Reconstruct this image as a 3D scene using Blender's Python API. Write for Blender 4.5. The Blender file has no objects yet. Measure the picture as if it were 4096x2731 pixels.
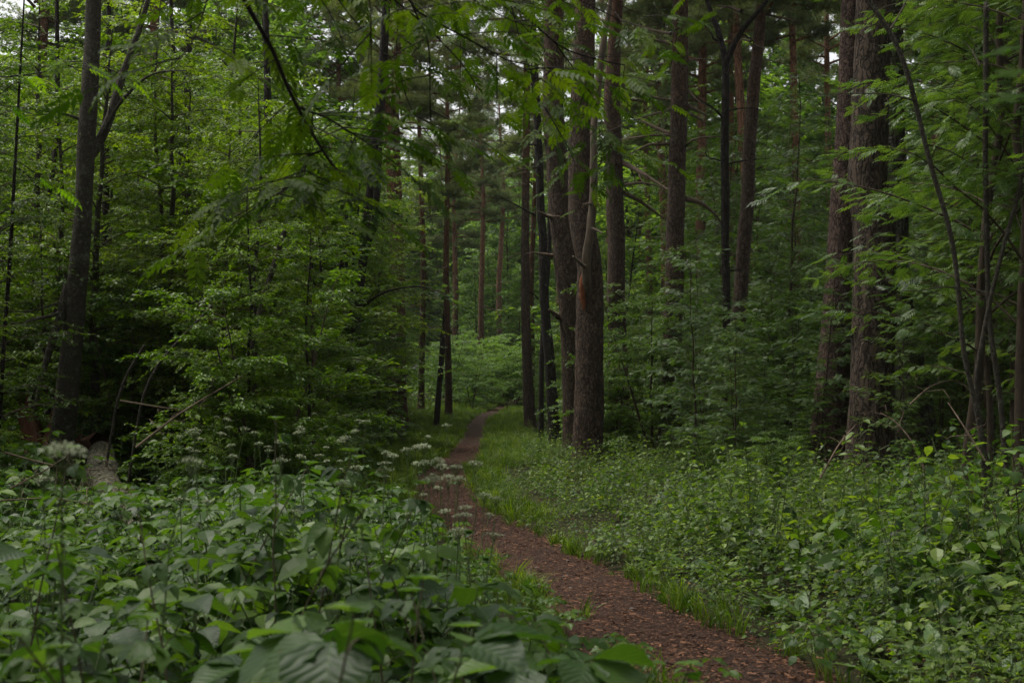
import bpy, math, random
import numpy as np
from mathutils import Vector, Matrix

RNG = np.random.default_rng(7)
random.seed(7)
scene = bpy.context.scene
COL = scene.collection

# ------------------------------------------------------------------ camera, sky, sun, exposure
EYE = 1.3
FPX = 1422.0                      # focal length in pixels of a 1024 px wide frame (50 mm on 36 mm)
PITCH = math.atan(51 / FPX)       # horizon lies at row 392 of 682
cam_data = bpy.data.cameras.new('camera')
cam = bpy.data.objects.new('camera', cam_data)
COL.objects.link(cam)
cam.location = (0, 0, EYE)
cam.rotation_euler = (math.pi / 2 + PITCH, 0, 0)
cam_data.sensor_width = 36
cam_data.lens = 50
cam_data.clip_start = 0.05
cam_data.clip_end = 2000
cam_data.dof.use_dof = True
cam_data.dof.focus_distance = 17
cam_data.dof.aperture_fstop = 6.3
scene.camera = cam

SUN_EL, SUN_AZ = math.radians(68), math.radians(-62)    # azimuth from +Y towards +X
world = bpy.data.worlds.new('World')
scene.world = world
world.use_nodes = True
wn = world.node_tree
wn.nodes.clear()
sky = wn.nodes.new('ShaderNodeTexSky')
sky.sky_type = 'NISHITA'
sky.sun_disc = False
sky.sun_elevation = SUN_EL
sky.sun_rotation = SUN_AZ
sky.air_density = 1.0
sky.dust_density = 4.0
sky.ozone_density = 1.0
hs = wn.nodes.new('ShaderNodeHueSaturation')            # overcast: the blue is mostly gone
hs.inputs['Saturation'].default_value = 0.12
bg = wn.nodes.new('ShaderNodeBackground')
bg.inputs['Strength'].default_value = 0.10
wo = wn.nodes.new('ShaderNodeOutputWorld')
wn.links.new(sky.outputs[0], hs.inputs['Color'])
wn.links.new(hs.outputs[0], bg.inputs['Color'])
wn.links.new(bg.outputs[0], wo.inputs['Surface'])

sun_data = bpy.data.lights.new('sun', 'SUN')
sun_data.energy = 1.5
sun_data.angle = math.radians(28)
sun_data.color = (1.0, 0.93, 0.82)
sun = bpy.data.objects.new('sun', sun_data)
COL.objects.link(sun)
sd = Vector((math.sin(SUN_AZ) * math.cos(SUN_EL), math.cos(SUN_AZ) * math.cos(SUN_EL), math.sin(SUN_EL)))
sun.rotation_euler = (-sd).to_track_quat('-Z', 'Y').to_euler()

scene.view_settings.view_transform = 'Standard'
scene.view_settings.look = 'None'
scene.view_settings.exposure = 1.25
scene.view_settings.gamma = 1.0
scene.view_settings.use_curve_mapping = False
scene.cycles.max_bounces = 10
scene.cycles.diffuse_bounces = 6
scene.cycles.glossy_bounces = 2
scene.cycles.transmission_bounces = 6
scene.cycles.sample_clamp_indirect = 4.0

# ------------------------------------------------------------------ helpers
def at(px, py, d):
    """world point seen at pixel (px, py) of the 1024x682 frame, on the plane y = d"""
    a, b = (px - 512) / FPX, (341 - py) / FPX
    c, s = math.cos(PITCH), math.sin(PITCH)
    dx, dy, dz = a, c - b * s, s + b * c
    return np.array([dx / dy * d, d, EYE + dz / dy * d])

def _hash(i, j, k):
    n = (i * 374761393 + j * 668265263 + k * 2147483647) & 0x7fffffff
    n = ((n ^ (n >> 13)) * 1274126177) & 0x7fffffff
    return ((n ^ (n >> 16)) & 0xffff) / 65535.0

def vnoise(x, y, z=0.0):
    x, y, z = np.broadcast_arrays(np.asarray(x, float), np.asarray(y, float), np.asarray(z, float))
    xi, yi, zi = np.floor(x).astype(np.int64), np.floor(y).astype(np.int64), np.floor(z).astype(np.int64)
    fx, fy, fz = x - xi, y - yi, z - zi
    fx, fy, fz = [f * f * (3 - 2 * f) for f in (fx, fy, fz)]
    r = 0
    for a in (0, 1):
        for b in (0, 1):
            for c in (0, 1):
                w = (fx if a else 1 - fx) * (fy if b else 1 - fy) * (fz if c else 1 - fz)
                r = r + w * _hash(xi + a, yi + b, zi + c)
    return r * 2 - 1

PATH_Y = np.array([-30, -4, 0, 4, 6.46, 7.28, 8.5, 9.7, 10.8, 12.5, 14.7, 18.1, 23.1, 31.9, 40, 48, 55, 60, 66, 70, 76, 90, 200])
PATH_X = np.array([1.0, 1.5, 1.55, 1.3, 1.0, .85, .62, .43, .22, -.1, -.48, -.88, -1.08, -.96, -1.1, -1.25, -1.25, -1.0, -.52, -.2, .6, 3.0, 20])
PATH_W = 0.43   # half width

def path_x(y):
    return np.interp(y, PATH_Y, PATH_X)

def H(x, y):
    x, y = np.asarray(x, float), np.asarray(y, float)
    t = np.clip((y - 35) / 35, 0, 2.6)
    base = 0.66 * t * t * np.where(t < 1, 1, 1) * np.where(t > 1, (2 * t - 1) / np.maximum(t * t, 1e-6), 1)
    off = np.abs(x - path_x(y))
    k = np.clip((off - 0.5) / 2.0, 0, 1)
    return base + k * (0.06 * vnoise(x * .5, y * .5) + 0.05) + np.clip((off - 3) / 20, 0, 1) * .25

def norm(a):
    return a / np.maximum(np.linalg.norm(a, axis=-1, keepdims=True), 1e-9)

class Geo:
    """collects vertices and faces; build_mesh makes one mesh of them"""
    def __init__(self):
        self.v, self.f3, self.f4, self.a, self.m3, self.m4, self.n = [], [], [], [], [], [], 0
    def add(self, v, f, a=None, mat=0):
        v = np.asarray(v, float).reshape(-1, 3)
        f = np.asarray(f, int)
        if a is None:
            a = np.zeros((len(v), 3))
        self.v.append(v); self.a.append(a)
        if f.shape[1] == 3:
            self.f3.append(f + self.n); self.m3.append(np.full(len(f), mat))
        else:
            self.f4.append(f + self.n); self.m4.append(np.full(len(f), mat))
        self.n += len(v)
    def mesh(self, name, mats, smooth=False):
        me = bpy.data.meshes.new(name)
        v = np.concatenate(self.v); a = np.concatenate(self.a)
        f3 = np.concatenate(self.f3) if self.f3 else np.zeros((0, 3), int)
        f4 = np.concatenate(self.f4) if self.f4 else np.zeros((0, 4), int)
        m = np.concatenate(self.m3 + self.m4)
        idx = np.concatenate([f3.ravel(), f4.ravel()])
        tot = np.concatenate([np.full(len(f3), 3), np.full(len(f4), 4)])
        st = np.concatenate([[0], np.cumsum(tot)[:-1]])
        me.vertices.add(len(v)); me.vertices.foreach_set('co', v.astype(np.float32).ravel())
        me.loops.add(len(idx)); me.loops.foreach_set('vertex_index', idx.astype(np.int32))
        me.polygons.add(len(tot))
        me.polygons.foreach_set('loop_start', st.astype(np.int32))
        me.polygons.foreach_set('loop_total', tot.astype(np.int32))
        me.polygons.foreach_set('material_index', m.astype(np.int32))
        sm = np.zeros(len(tot), bool)
        if smooth is True: sm[:] = True
        elif smooth == 'mat0': sm[:] = (m == 0)
        me.polygons.foreach_set('use_smooth', sm)
        at_ = me.attributes.new('luv', 'FLOAT_VECTOR', 'POINT')
        at_.data.foreach_set('vector', a.astype(np.float32).ravel())
        me.update(calc_edges=True)
        for mt in mats:
            me.materials.append(mt)
        return me

def tube(g, pts, rad, seg=6, mat=0, amp=0.0, freq=6.0, seed=0, cap=True, var=0.0):
    pts = np.asarray(pts, float); n = len(pts)
    rad = np.broadcast_to(np.asarray(rad, float), (n,))
    t = np.gradient(pts, axis=0); t = norm(t)
    ref = np.array([1.0, 0.02, 0.01]) if abs(t[0, 2]) > .6 else np.array([0.02, 0.01, 1.0])
    X = norm(np.cross(t, ref)); Y = np.cross(t, X)
    ang = np.arange(seg) * 2 * math.pi / seg
    r = rad[:, None] * np.ones(seg)
    if amp:
        L = np.concatenate([[0], np.cumsum(np.linalg.norm(np.diff(pts, axis=0), axis=1))])
        nz = vnoise(np.cos(ang)[None] * 2.2 + seed * 7.3, np.sin(ang)[None] * 2.2, L[:, None] * freq * .35)
        nz2 = vnoise(np.cos(ang)[None] * 5 + seed * 3.1, np.sin(ang)[None] * 5, L[:, None] * freq)
        r = r * (1 + amp * (nz + .7 * nz2))
    V = pts[:, None] + r[..., None] * (np.cos(ang)[None, :, None] * X[:, None] + np.sin(ang)[None, :, None] * Y[:, None])
    i = np.arange(n - 1)[:, None] * seg; j = np.arange(seg)[None]; k = (j + 1) % seg
    F = np.stack([i + j, i + k, i + seg + k, i + seg + j], -1).reshape(-1, 4)
    a = np.zeros((n * seg, 3)); a[:, 2] = var
    g.add(V.reshape(-1, 3), F, a, mat)
    if cap == 'both':
        g.add(np.vstack([V[0], pts[0][None]]), np.array([[(q + 1) % seg, q, seg] for q in range(seg)]), None, mat)
    if cap and seg > 3:
        c = pts[-1] + t[-1] * rad[-1] * .3
        top = V[-1]
        g.add(np.vstack([top, c[None]]), np.array([[q, (q + 1) % seg, seg] for q in range(seg)]), None, mat)

class Tmpl:
    def __init__(self, v, f, uv):
        self.v, self.f, self.uv = np.array(v, float), np.array(f, int), np.array(uv, float)

def place(g, T, P, Y, N, S, var, mat=0):
    """many copies of a template: +Y along the leaf, +Z its upper side"""
    P, Y, N = np.atleast_2d(P), norm(np.atleast_2d(Y)), np.atleast_2d(N)
    X = norm(np.cross(Y, N)); Z = np.cross(X, Y)
    S = np.broadcast_to(np.asarray(S, float), (len(P),)); n, k = len(P), len(T.v)
    V = P[:, None] + S[:, None, None] * (T.v[None, :, 0:1] * X[:, None] + T.v[None, :, 1:2] * Y[:, None] + T.v[None, :, 2:3] * Z[:, None])
    F = (T.f[None] + (np.arange(n) * k)[:, None, None]).reshape(-1, 3)
    A = np.zeros((n, k, 3)); A[..., :2] = T.uv[None]; A[..., 2] = np.broadcast_to(np.asarray(var, float), (n,))[:, None]
    g.add(V.reshape(-1, 3), F, A.reshape(-1, 3), mat)

def merge_tmpl(parts):
    v, f, uv, n = [], [], [], 0
    for t, M in parts:
        vv = (np.c_[t.v, np.ones(len(t.v))] @ np.array(M).T)[:, :3]
        v.append(vv); f.append(t.f + n); uv.append(t.uv); n += len(vv)
    return Tmpl(np.vstack(v), np.vstack(f), np.vstack(uv))

def blade_outline(half, fold, droop, teeth=0.0):
    """half: list of (y, halfwidth); a leaf folded along its midrib"""
    v, f, uv = [], [], []
    n = len(half)
    for i, (y, w) in enumerate(half):
        z = -droop * y * y
        tw = w * (1 + (teeth if i % 2 else -teeth))
        v += [(-tw, y + (-.03 if i % 2 else .02) * (teeth > 0), z + fold * w), (0, y, z), (tw, y + (-.03 if i % 2 else .02) * (teeth > 0), z + fold * w)]
        uv += [(-w, y), (0, y), (w, y)]
    for i in range(n - 1):
        a, b = 3 * i, 3 * i + 3
        for q in (0, 1):
            f += [(a + q, a + q + 1, b + q + 1), (a + q, b + q + 1, b + q)]
    return Tmpl(v, f, uv)

def diamond(w, fold=.25, droop=.15, wy=.42):
    v = [(0, 0, 0), (0, .5, -droop * .25 ), (0, 1, -droop), (-w, wy, fold * w), (w, wy, fold * w)]
    return Tmpl(v, [(0, 4, 1), (1, 4, 2), (0, 1, 3), (3, 1, 2)], [(0, 0), (0, .5), (0, 1), (-w, wy), (w, wy)])

def flat_diamond(w, droop=.1, wy=.45):
    return Tmpl([(0, 0, 0), (w, wy, 0), (0, 1, -droop), (-w, wy, 0)], [(0, 1, 2), (0, 2, 3)], [(0, 0), (w, wy), (0, 1), (-w, wy)])

def hexleaf(w, fold=.2, droop=.2):
    """8-triangle ovate leaf"""
    return blade_outline([(0, .02), (.25, w * .9), (.6, w * .85), (1, .01)], fold, droop)

LEAF_OV = hexleaf(.34)
LEAF_ROUND = hexleaf(.42, .15, .25)
LEAF_SM = diamond(.33)
LEAF_OV4 = diamond(.36, .2, .22)
LEAF_NARROW = diamond(.2, .3, .2)

def big_leaf(w, droop, fold, teeth=.05, tipy=.0):
    prof = [(0, .03), (.08, .45), (.18, .78), (.3, .97), (.42, 1.0), (.54, .92), (.66, .74), (.78, .5), (.9, .22), (1, .01)]
    return blade_outline([(y, w * h) for y, h in prof], fold, droop, teeth)

def palmate(n_lobes=5, teeth=True):
    v, uv, f = [(0, 0, 0)], [(0, 0)], []
    ang = [-125, -62, 0, 62, 125]; ln = [.45, .78, 1.0, .78, .45]
    ring = [(-165, .16)]
    for i, (a, l) in enumerate(zip(ang, ln)):
        if teeth: ring += [(a - 17, l * .66), (a - 9, l * .62), (a, l), (a + 9, l * .62), (a + 17, l * .66)]
        else: ring += [(a - 12, l * .7), (a, l), (a + 12, l * .7)]
        if i < 4: ring.append((a + 31, .36))
    ring.append((165, .16))
    for a, l in ring:
        r = math.radians(a)
        v.append((math.sin(r) * l * .72, math.cos(r) * l * .72 + .1, -.12 * l * l + .05 * math.cos(r * 5)))
        uv.append((math.sin(r) * l * .5, max(0, math.cos(r) * l)))
    f = [(0, i + 1, i) for i in range(1, len(v) - 1)]
    return Tmpl(v, f, uv)
PALM = palmate()
PALM_LO = palmate(teeth=False)

def rotz(a):
    return Matrix.Rotation(a, 4, 'Z')

def pinnate(leaflet, pairs=6, ll=.3, droop=.25, rachis=True):
    parts = []
    for i in range(pairs):
        y = .2 + .72 * i / pairs
        s = ll * (.8 + .35 * math.sin(math.pi * (i + .8) / (pairs + .6)))
        for sg in (-1, 1):
            M = Matrix.Translation((0, y, -droop * y * y)) @ Matrix.Rotation(-sg * math.radians(62 - 4 * i), 4, 'Z') @ Matrix.Rotation(-.12 * (1 + i % 2), 4, 'X') @ Matrix.Scale(s, 4)
            parts.append((leaflet, M))
    parts.append((leaflet, Matrix.Translation((0, .93, -droop * .86)) @ Matrix.Rotation(-.4, 4, 'X') @ Matrix.Scale(ll * .95, 4)))
    if rachis:
        ys = [0, .35, .7, .95]
        v, uv = [], []
        for y in ys:
            v += [(-.008, y, -droop * y * y), (.008, y, -droop * y * y)]; uv += [(0, y), (0, y)]
        f = []
        for i in range(3):
            a = 2 * i; f += [(a, a + 1, a + 3), (a, a + 3, a + 2)]
        parts.append((Tmpl(v, f, uv), Matrix.Identity(4)))
    return merge_tmpl(parts)
ROWAN_LO = pinnate(flat_diamond(.16, .1), 6, .3, .12)
ROWAN_HI = pinnate(diamond(.19, .25, .15), 7, .29)
ROWAN_HI2 = pinnate(diamond(.2, .35, .25), 6, .31, .4)

# ------------------------------------------------------------------ materials
def nodes_of(name):
    m = bpy.data.materials.new(name); m.use_nodes = True
    nt = m.node_tree; nt.nodes.clear()
    out = nt.nodes.new('ShaderNodeOutputMaterial')
    return m, nt, out

def N(nt, t, **kw):
    n = nt.nodes.new(t)
    for k, v in kw.items():
        if k in n.inputs: n.inputs[k].default_value = v
        else: setattr(n, k, v)
    return n

def math_(nt, op, a, b=None, c=None):
    n = nt.nodes.new('ShaderNodeMath'); n.operation = op
    for i, x in enumerate((a, b, c)):
        if x is None: continue
        if isinstance(x, (int, float)): n.inputs[i].default_value = x
        else: nt.links.new(x, n.inputs[i])
    return n.outputs[0]

def mixc(nt, fac, a, b, mode='MIX'):
    n = nt.nodes.new('ShaderNodeMix'); n.data_type = 'RGBA'; n.blend_type = mode
    for i, x in ((0, fac), (6, a), (7, b)):
        if isinstance(x, (int, float)): n.inputs[i].default_value = x
        elif isinstance(x, tuple): n.inputs[i].default_value = (*x, 1) if len(x) == 3 else x
        else: nt.links.new(x, n.inputs[i])
    return n.outputs[2]

def ramp(nt, fac, stops):
    n = nt.nodes.new('ShaderNodeValToRGB')
    el = n.color_ramp.elements
    while len(el) < len(stops): el.new(.5)
    for e, (p, c) in zip(el, stops):
        e.position = p; e.color = (*c, 1) if len(c) == 3 else c
    nt.links.new(fac, n.inputs[0])
    return n.outputs[0]

def leaf_mat(name, dark, light, trans=(1.6, 1.7, .4), tfac=.42, rough=.42, vein=0, spec=.3, odd=None, sat=1.35, warm=1.0, kd=.72, kl=.95):
    def rich(c, k):
        l = .3 * c[0] + .6 * c[1] + .1 * c[2]
        w = (1 + .14 * warm, 1.0, 1 - .14 * warm) if sat > 1.2 else (1, 1, 1)        # leaves lean to yellow-green
        return tuple(max(.006, (l + (q - l) * sat) * k * w[i]) for i, q in enumerate(c))
    dark, light = rich(dark, kd), rich(light, kl)
    m, nt, out = nodes_of(name); L = nt.links
    at_ = N(nt, 'ShaderNodeAttribute', attribute_name='luv')
    sep = N(nt, 'ShaderNodeSeparateXYZ'); L.new(at_.outputs['Vector'], sep.inputs[0])
    col = mixc(nt, sep.outputs[2], dark, light)
    oi = N(nt, 'ShaderNodeObjectInfo')
    hsv = N(nt, 'ShaderNodeHueSaturation')
    L.new(col, hsv.inputs['Color'])
    L.new(math_(nt, 'MULTIPLY_ADD', oi.outputs['Random'], .75, .62), hsv.inputs['Value'])
    L.new(math_(nt, 'MULTIPLY_ADD', oi.outputs['Random'], -.03, .515), hsv.inputs['Hue'])
    col = hsv.outputs[0]
    if odd:
        col = mixc(nt, math_(nt, 'GREATER_THAN', sep.outputs[2], .97), col, odd)
    p = N(nt, 'ShaderNodeBsdfPrincipled', Roughness=rough)
    p.inputs['Specular IOR Level'].default_value = spec
    if vein:
        au = math_(nt, 'ABSOLUTE', sep.outputs[0])
        s = math_(nt, 'SINE', math_(nt, 'MULTIPLY', math_(nt, 'SUBTRACT', math_(nt, 'MULTIPLY', sep.outputs[1], 8.0), math_(nt, 'MULTIPLY', au, 9.0)), 6.283))
        lines = math_(nt, 'POWER', math_(nt, 'MULTIPLY_ADD', s, .5, .5), 10.0)
        rib = math_(nt, 'LESS_THAN', au, .012)
        vv = math_(nt, 'MAXIMUM', lines, rib)
        col = mixc(nt, math_(nt, 'MULTIPLY', vv, .16), col, tuple(min(1, c * 2.0) for c in light))
        tcs = N(nt, 'ShaderNodeTexCoord'); sp = N(nt, 'ShaderNodeTexNoise', Scale=5.5, Detail=5.0, Roughness=.6); L.new(tcs.outputs['Object'], sp.inputs['Vector'])
        vmv = nt.nodes.new('ShaderNodeVectorMath'); vmv.operation = 'ADD'; L.new(tcs.outputs['Object'], vmv.inputs[0])
        cmb = N(nt, 'ShaderNodeCombineXYZ'); L.new(math_(nt, 'MULTIPLY', oi.outputs['Random'], 50.0), cmb.inputs[0]); L.new(cmb.outputs[0], vmv.inputs[1]); L.new(vmv.outputs[0], sp.inputs['Vector'])
        col = mixc(nt, ramp(nt, sp.outputs['Fac'], [(.66, (0, 0, 0)), (.72, (.8, .8, .8))]), col, (.09, .055, .018))
        bp = N(nt, 'ShaderNodeBump', Strength=.2, Distance=.002); bp.invert = True
        L.new(math_(nt, 'ADD', lines, s), bp.inputs['Height']); L.new(bp.outputs[0], p.inputs['Normal'])
    L.new(col, p.inputs['Base Color'])
    tr = N(nt, 'ShaderNodeBsdfTranslucent')
    L.new(mixc(nt, 1.0, col, trans, 'MULTIPLY'), tr.inputs['Color'])
    mx = N(nt, 'ShaderNodeMixShader', Fac=tfac)
    L.new(p.outputs[0], mx.inputs[1]); L.new(tr.outputs[0], mx.inputs[2]); L.new(mx.outputs[0], out.inputs['Surface'])
    return m

M = {}
M['hazel'] = leaf_mat('hazel_leaf', (.055, .088, .024), (.105, .15, .042), kd=1.0, kl=1.2, tfac=.44, warm=.15)
M['shrub'] = leaf_mat('shrub_leaf', (.045, .08, .024), (.09, .135, .038), kd=1.0, kl=1.25, tfac=.44, warm=.0)
M['maple'] = leaf_mat('maple_leaf', (.055, .10, .024), (.11, .17, .04), tfac=.42, warm=.3)
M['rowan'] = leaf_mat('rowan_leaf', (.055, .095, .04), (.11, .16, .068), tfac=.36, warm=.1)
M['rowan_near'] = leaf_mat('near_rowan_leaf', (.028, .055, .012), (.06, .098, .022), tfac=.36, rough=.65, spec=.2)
M['pale'] = leaf_mat('haze_pale_leaf', (.11, .18, .07), (.18, .26, .11), tfac=.46, warm=0)  # pale leaves, lightened further so distance haze and sky light sit in the colour
M['needle'] = leaf_mat('pine_needle', (.11, .14, .085), (.19, .22, .135), tfac=.36, rough=.5, warm=0, sat=1.25, kd=.9, kl=1.0)
M['elder'] = leaf_mat('ground_elder_leaf', (.04, .08, .026), (.085, .14, .042), tfac=.4, warm=.1, kd=.52, kl=.88, spec=.2, sat=1.35, odd=(.30, .25, .04))
M['herb'] = leaf_mat('herb_leaf', (.05, .092, .034), (.125, .18, .06), tfac=.4, warm=.35, spec=.22, sat=1.3, kd=.6, odd=(.22, .2, .05))
M['cane'] = leaf_mat('bramble_leaf', (.04, .082, .03), (.09, .145, .052), tfac=.4, warm=0, kd=.48, kl=.92, spec=.22, sat=1.3, vein=1)
M['dock'] = leaf_mat('dock_leaf', (.06, .11, .06), (.11, .17, .09), tfac=.3, vein=1)
M['mapler'] = leaf_mat('near_maple_leaf', (.05, .10, .018), (.08, .14, .025), tfac=.6, spec=.08, rough=.6, vein=0)
M['grass'] = leaf_mat('grass_blade', (.06, .105, .026), (.125, .18, .05), tfac=.4, warm=.3, rough=.5)
M['dryleaf'] = leaf_mat('dry_leaf', (.07, .035, .018), (.13, .07, .03), trans=(1.2, 1, .6), tfac=.15, rough=.7, sat=1.0)

def simple_mat(name, a, b, scale=8.0, rough=.85, bump=.4, stretch=(1, 1, 1)):
    m, nt, out = nodes_of(name); L = nt.links
    tc = N(nt, 'ShaderNodeTexCoord'); mp = N(nt, 'ShaderNodeMapping'); mp.inputs['Scale'].default_value = stretch
    L.new(tc.outputs['Object'], mp.inputs[0])
    nz = N(nt, 'ShaderNodeTexNoise', Scale=scale, Detail=6.0, Roughness=.65); L.new(mp.outputs[0], nz.inputs['Vector'])
    p = N(nt, 'ShaderNodeBsdfPrincipled', Roughness=rough)
    p.inputs['Specular IOR Level'].default_value = .2
    L.new(ramp(nt, nz.outputs['Fac'], [(.3, a), (.7, b)]), p.inputs['Base Color'])
    if bump:
        bp = N(nt, 'ShaderNodeBump', Strength=bump, Distance=.02); L.new(nz.outputs['Fac'], bp.inputs['Height']); L.new(bp.outputs[0], p.inputs['Normal'])
    L.new(p.outputs[0], out.inputs['Surface'])
    return m

def bark_mat(name, lo, hi, crack, orange=None, scale=1.0, z0=6.5, z1=11, lichen=0.0, moss=0.0, plate=.22):
    m, nt, out = nodes_of(name); L = nt.links
    tc = N(nt, 'ShaderNodeTexCoord')
    dn = N(nt, 'ShaderNodeTexNoise', Scale=9.0, Detail=3.0); L.new(tc.outputs['Object'], dn.inputs['Vector'])
    wob = nt.nodes.new('ShaderNodeVectorMath'); wob.operation = 'MULTIPLY_ADD'
    L.new(dn.outputs['Color'], wob.inputs[0]); wob.inputs[1].default_value = (.13, .13, .26); L.new(tc.outputs['Object'], wob.inputs[2])
    mp = N(nt, 'ShaderNodeMapping'); mp.inputs['Scale'].default_value = (14 * scale, 14 * scale, 14 * scale * plate)
    L.new(wob.outputs[0], mp.inputs[0])
    vo = N(nt, 'ShaderNodeTexVoronoi', Scale=1.0); vo.feature = 'DISTANCE_TO_EDGE'; L.new(mp.outputs[0], vo.inputs['Vector'])
    vc = N(nt, 'ShaderNodeTexVoronoi', Scale=1.0); L.new(mp.outputs[0], vc.inputs['Vector'])
    nz = N(nt, 'ShaderNodeTexNoise', Scale=22.0, Detail=8.0, Roughness=.7); L.new(tc.outputs['Object'], nz.inputs['Vector'])
    nb = N(nt, 'ShaderNodeTexNoise', Scale=1.7, Detail=4.0); L.new(tc.outputs['Object'], nb.inputs['Vector'])
    f = math_(nt, 'ADD', math_(nt, 'MULTIPLY', vc.outputs['Color'], .35), math_(nt, 'MULTIPLY', nz.outputs['Fac'], .65))
    col = ramp(nt, f, [(.25, lo), (.75, hi)])
    if orange:
        sz = N(nt, 'ShaderNodeSeparateXYZ'); L.new(tc.outputs['Object'], sz.inputs[0])
        mr = N(nt, 'ShaderNodeMapRange'); L.new(math_(nt, 'MULTIPLY_ADD', nb.outputs['Fac'], 4.0, sz.outputs[2]), mr.inputs[0])
        mr.inputs[1].default_value = z0 + 2; mr.inputs[2].default_value = z1 + 2
        col = mixc(nt, mr.outputs[0], col, mixc(nt, nz.outputs['Fac'], tuple(c * .6 for c in orange), orange))
    if lichen:
        lz = N(nt, 'ShaderNodeTexNoise', Scale=7.0, Detail=6.0, Roughness=.7); L.new(tc.outputs['Object'], lz.inputs['Vector'])
        col = mixc(nt, math_(nt, 'MULTIPLY', ramp(nt, lz.outputs['Fac'], [(.55, (0, 0, 0)), (.68, (1, 1, 1))]), lichen), col, (.26, .28, .22))
    if moss:
        mz = N(nt, 'ShaderNodeTexNoise', Scale=3.0, Detail=6.0, Roughness=.7); L.new(tc.outputs['Object'], mz.inputs['Vector'])
        col = mixc(nt, math_(nt, 'MULTIPLY', ramp(nt, mz.outputs['Fac'], [(.48, (0, 0, 0)), (.6, (1, 1, 1))]), moss), col, (.055, .075, .015))
    ck = ramp(nt, vo.outputs['Distance'], [(0, (0, 0, 0)), (.13, (1, 1, 1))])
    ckc = math_(nt, 'MAXIMUM', ck, math_(nt, 'MULTIPLY', nb.outputs['Fac'], .9))
    col = mixc(nt, ckc, crack, col)
    p = N(nt, 'ShaderNodeBsdfPrincipled', Roughness=.9)
    p.inputs['Specular IOR Level'].default_value = .2
    L.new(col, p.inputs['Base Color'])
    h = math_(nt, 'ADD', math_(nt, 'MULTIPLY', ck, .7), math_(nt, 'MULTIPLY', nz.outputs['Fac'], .6))
    bp = N(nt, 'ShaderNodeBump', Strength=1.0, Distance=.035); L.new(h, bp.inputs['Height']); L.new(bp.outputs[0], p.inputs['Normal'])
    L.new(p.outputs[0], out.inputs['Surface'])
    return m

M['pine_bark'] = bark_mat('pine_bark', (.040, .027, .019), (.128, .09, .064), (.016, .011, .008), orange=(.2, .095, .052), scale=1.7, plate=.33)
M['pine_bark_mid'] = bark_mat('rosy_pine_bark', (.055, .036, .028), (.165, .11, .086), (.022, .014, .011), scale=1.6, plate=.35)
M['pine_bark_red'] = bark_mat('red_pine_bark', (.06, .037, .027), (.15, .092, .068), (.022, .014, .01), orange=(.26, .13, .075), z0=2.5, z1=8)
M['old_bark'] = bark_mat('old_pine_bark', (.034, .024, .017), (.108, .08, .058), (.009, .007, .005), scale=1.15, plate=.16)
M['mossy_bark'] = bark_mat('mossy_bark', (.022, .018, .014), (.06, .052, .042), (.008, .007, .005), scale=.8, lichen=.5, moss=.8)
M['dark_bark'] = bark_mat('dark_bark', (.014, .011, .009), (.042, .034, .027), (.007, .006, .005), scale=1.4)
M['grey_bark'] = bark_mat('grey_bark', (.04, .034, .025), (.105, .09, .067), (.04, .034, .025), scale=2.2, plate=2.5, lichen=.4)
M['twig'] = simple_mat('twig_bark', (.03, .022, .015), (.075, .055, .038), 30, stretch=(1, 1, .3))
M['dark_twig'] = simple_mat('dark_twig_bark', (.008, .006, .004), (.018, .013, .009), 30)
M['dead_wood'] = simple_mat('dead_branch_wood', (.06, .042, .028), (.16, .12, .085), 20, stretch=(1, 1, .3))
M['snag'] = simple_mat('weathered_snag_wood', (.05, .038, .026), (.15, .118, .082), 9, stretch=(2.5, 2.5, .35), bump=.7)
M['redwood'] = simple_mat('rotten_red_wood', (.06, .022, .010), (.27, .09, .035), 14, stretch=(3, 3, .4), bump=.9)
M['stump'] = simple_mat('rotten_stump_wood', (.03, .014, .008), (.12, .05, .027), 10, stretch=(3, 3, .4), bump=.9)
M['log'] = bark_mat('log_bark', (.06, .055, .038), (.2, .185, .13), (.02, .017, .012), scale=1.0, plate=.5, lichen=.5, moss=.25)
M['moss'] = simple_mat('moss', (.02, .026, .005), (.055, .06, .012), 40, rough=1, bump=1)
M['stem'] = simple_mat('green_stem', (.05, .075, .025), (.10, .13, .045), 20, rough=.5, bump=0)
M['redstem'] = simple_mat('reddish_stem', (.035, .032, .015), (.075, .062, .028), 20, rough=.6, bump=0)
M['floret'] = simple_mat('cream_floret', (.15, .19, .10), (.32, .35, .23), 60, rough=.8, bump=0)
M['pebble'] = simple_mat('pebble', (.07, .052, .042), (.17, .14, .12), 30, rough=.8)
M['chip'] = leaf_mat('wood_chip', (.045, .022, .014), (.19, .105, .065), trans=(1, 1, 1), tfac=.02, rough=.85, sat=1.1, spec=.1)
M['cone'] = simple_mat('pine_cone', (.04, .025, .016), (.10, .065, .04), 60, rough=.8)

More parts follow.
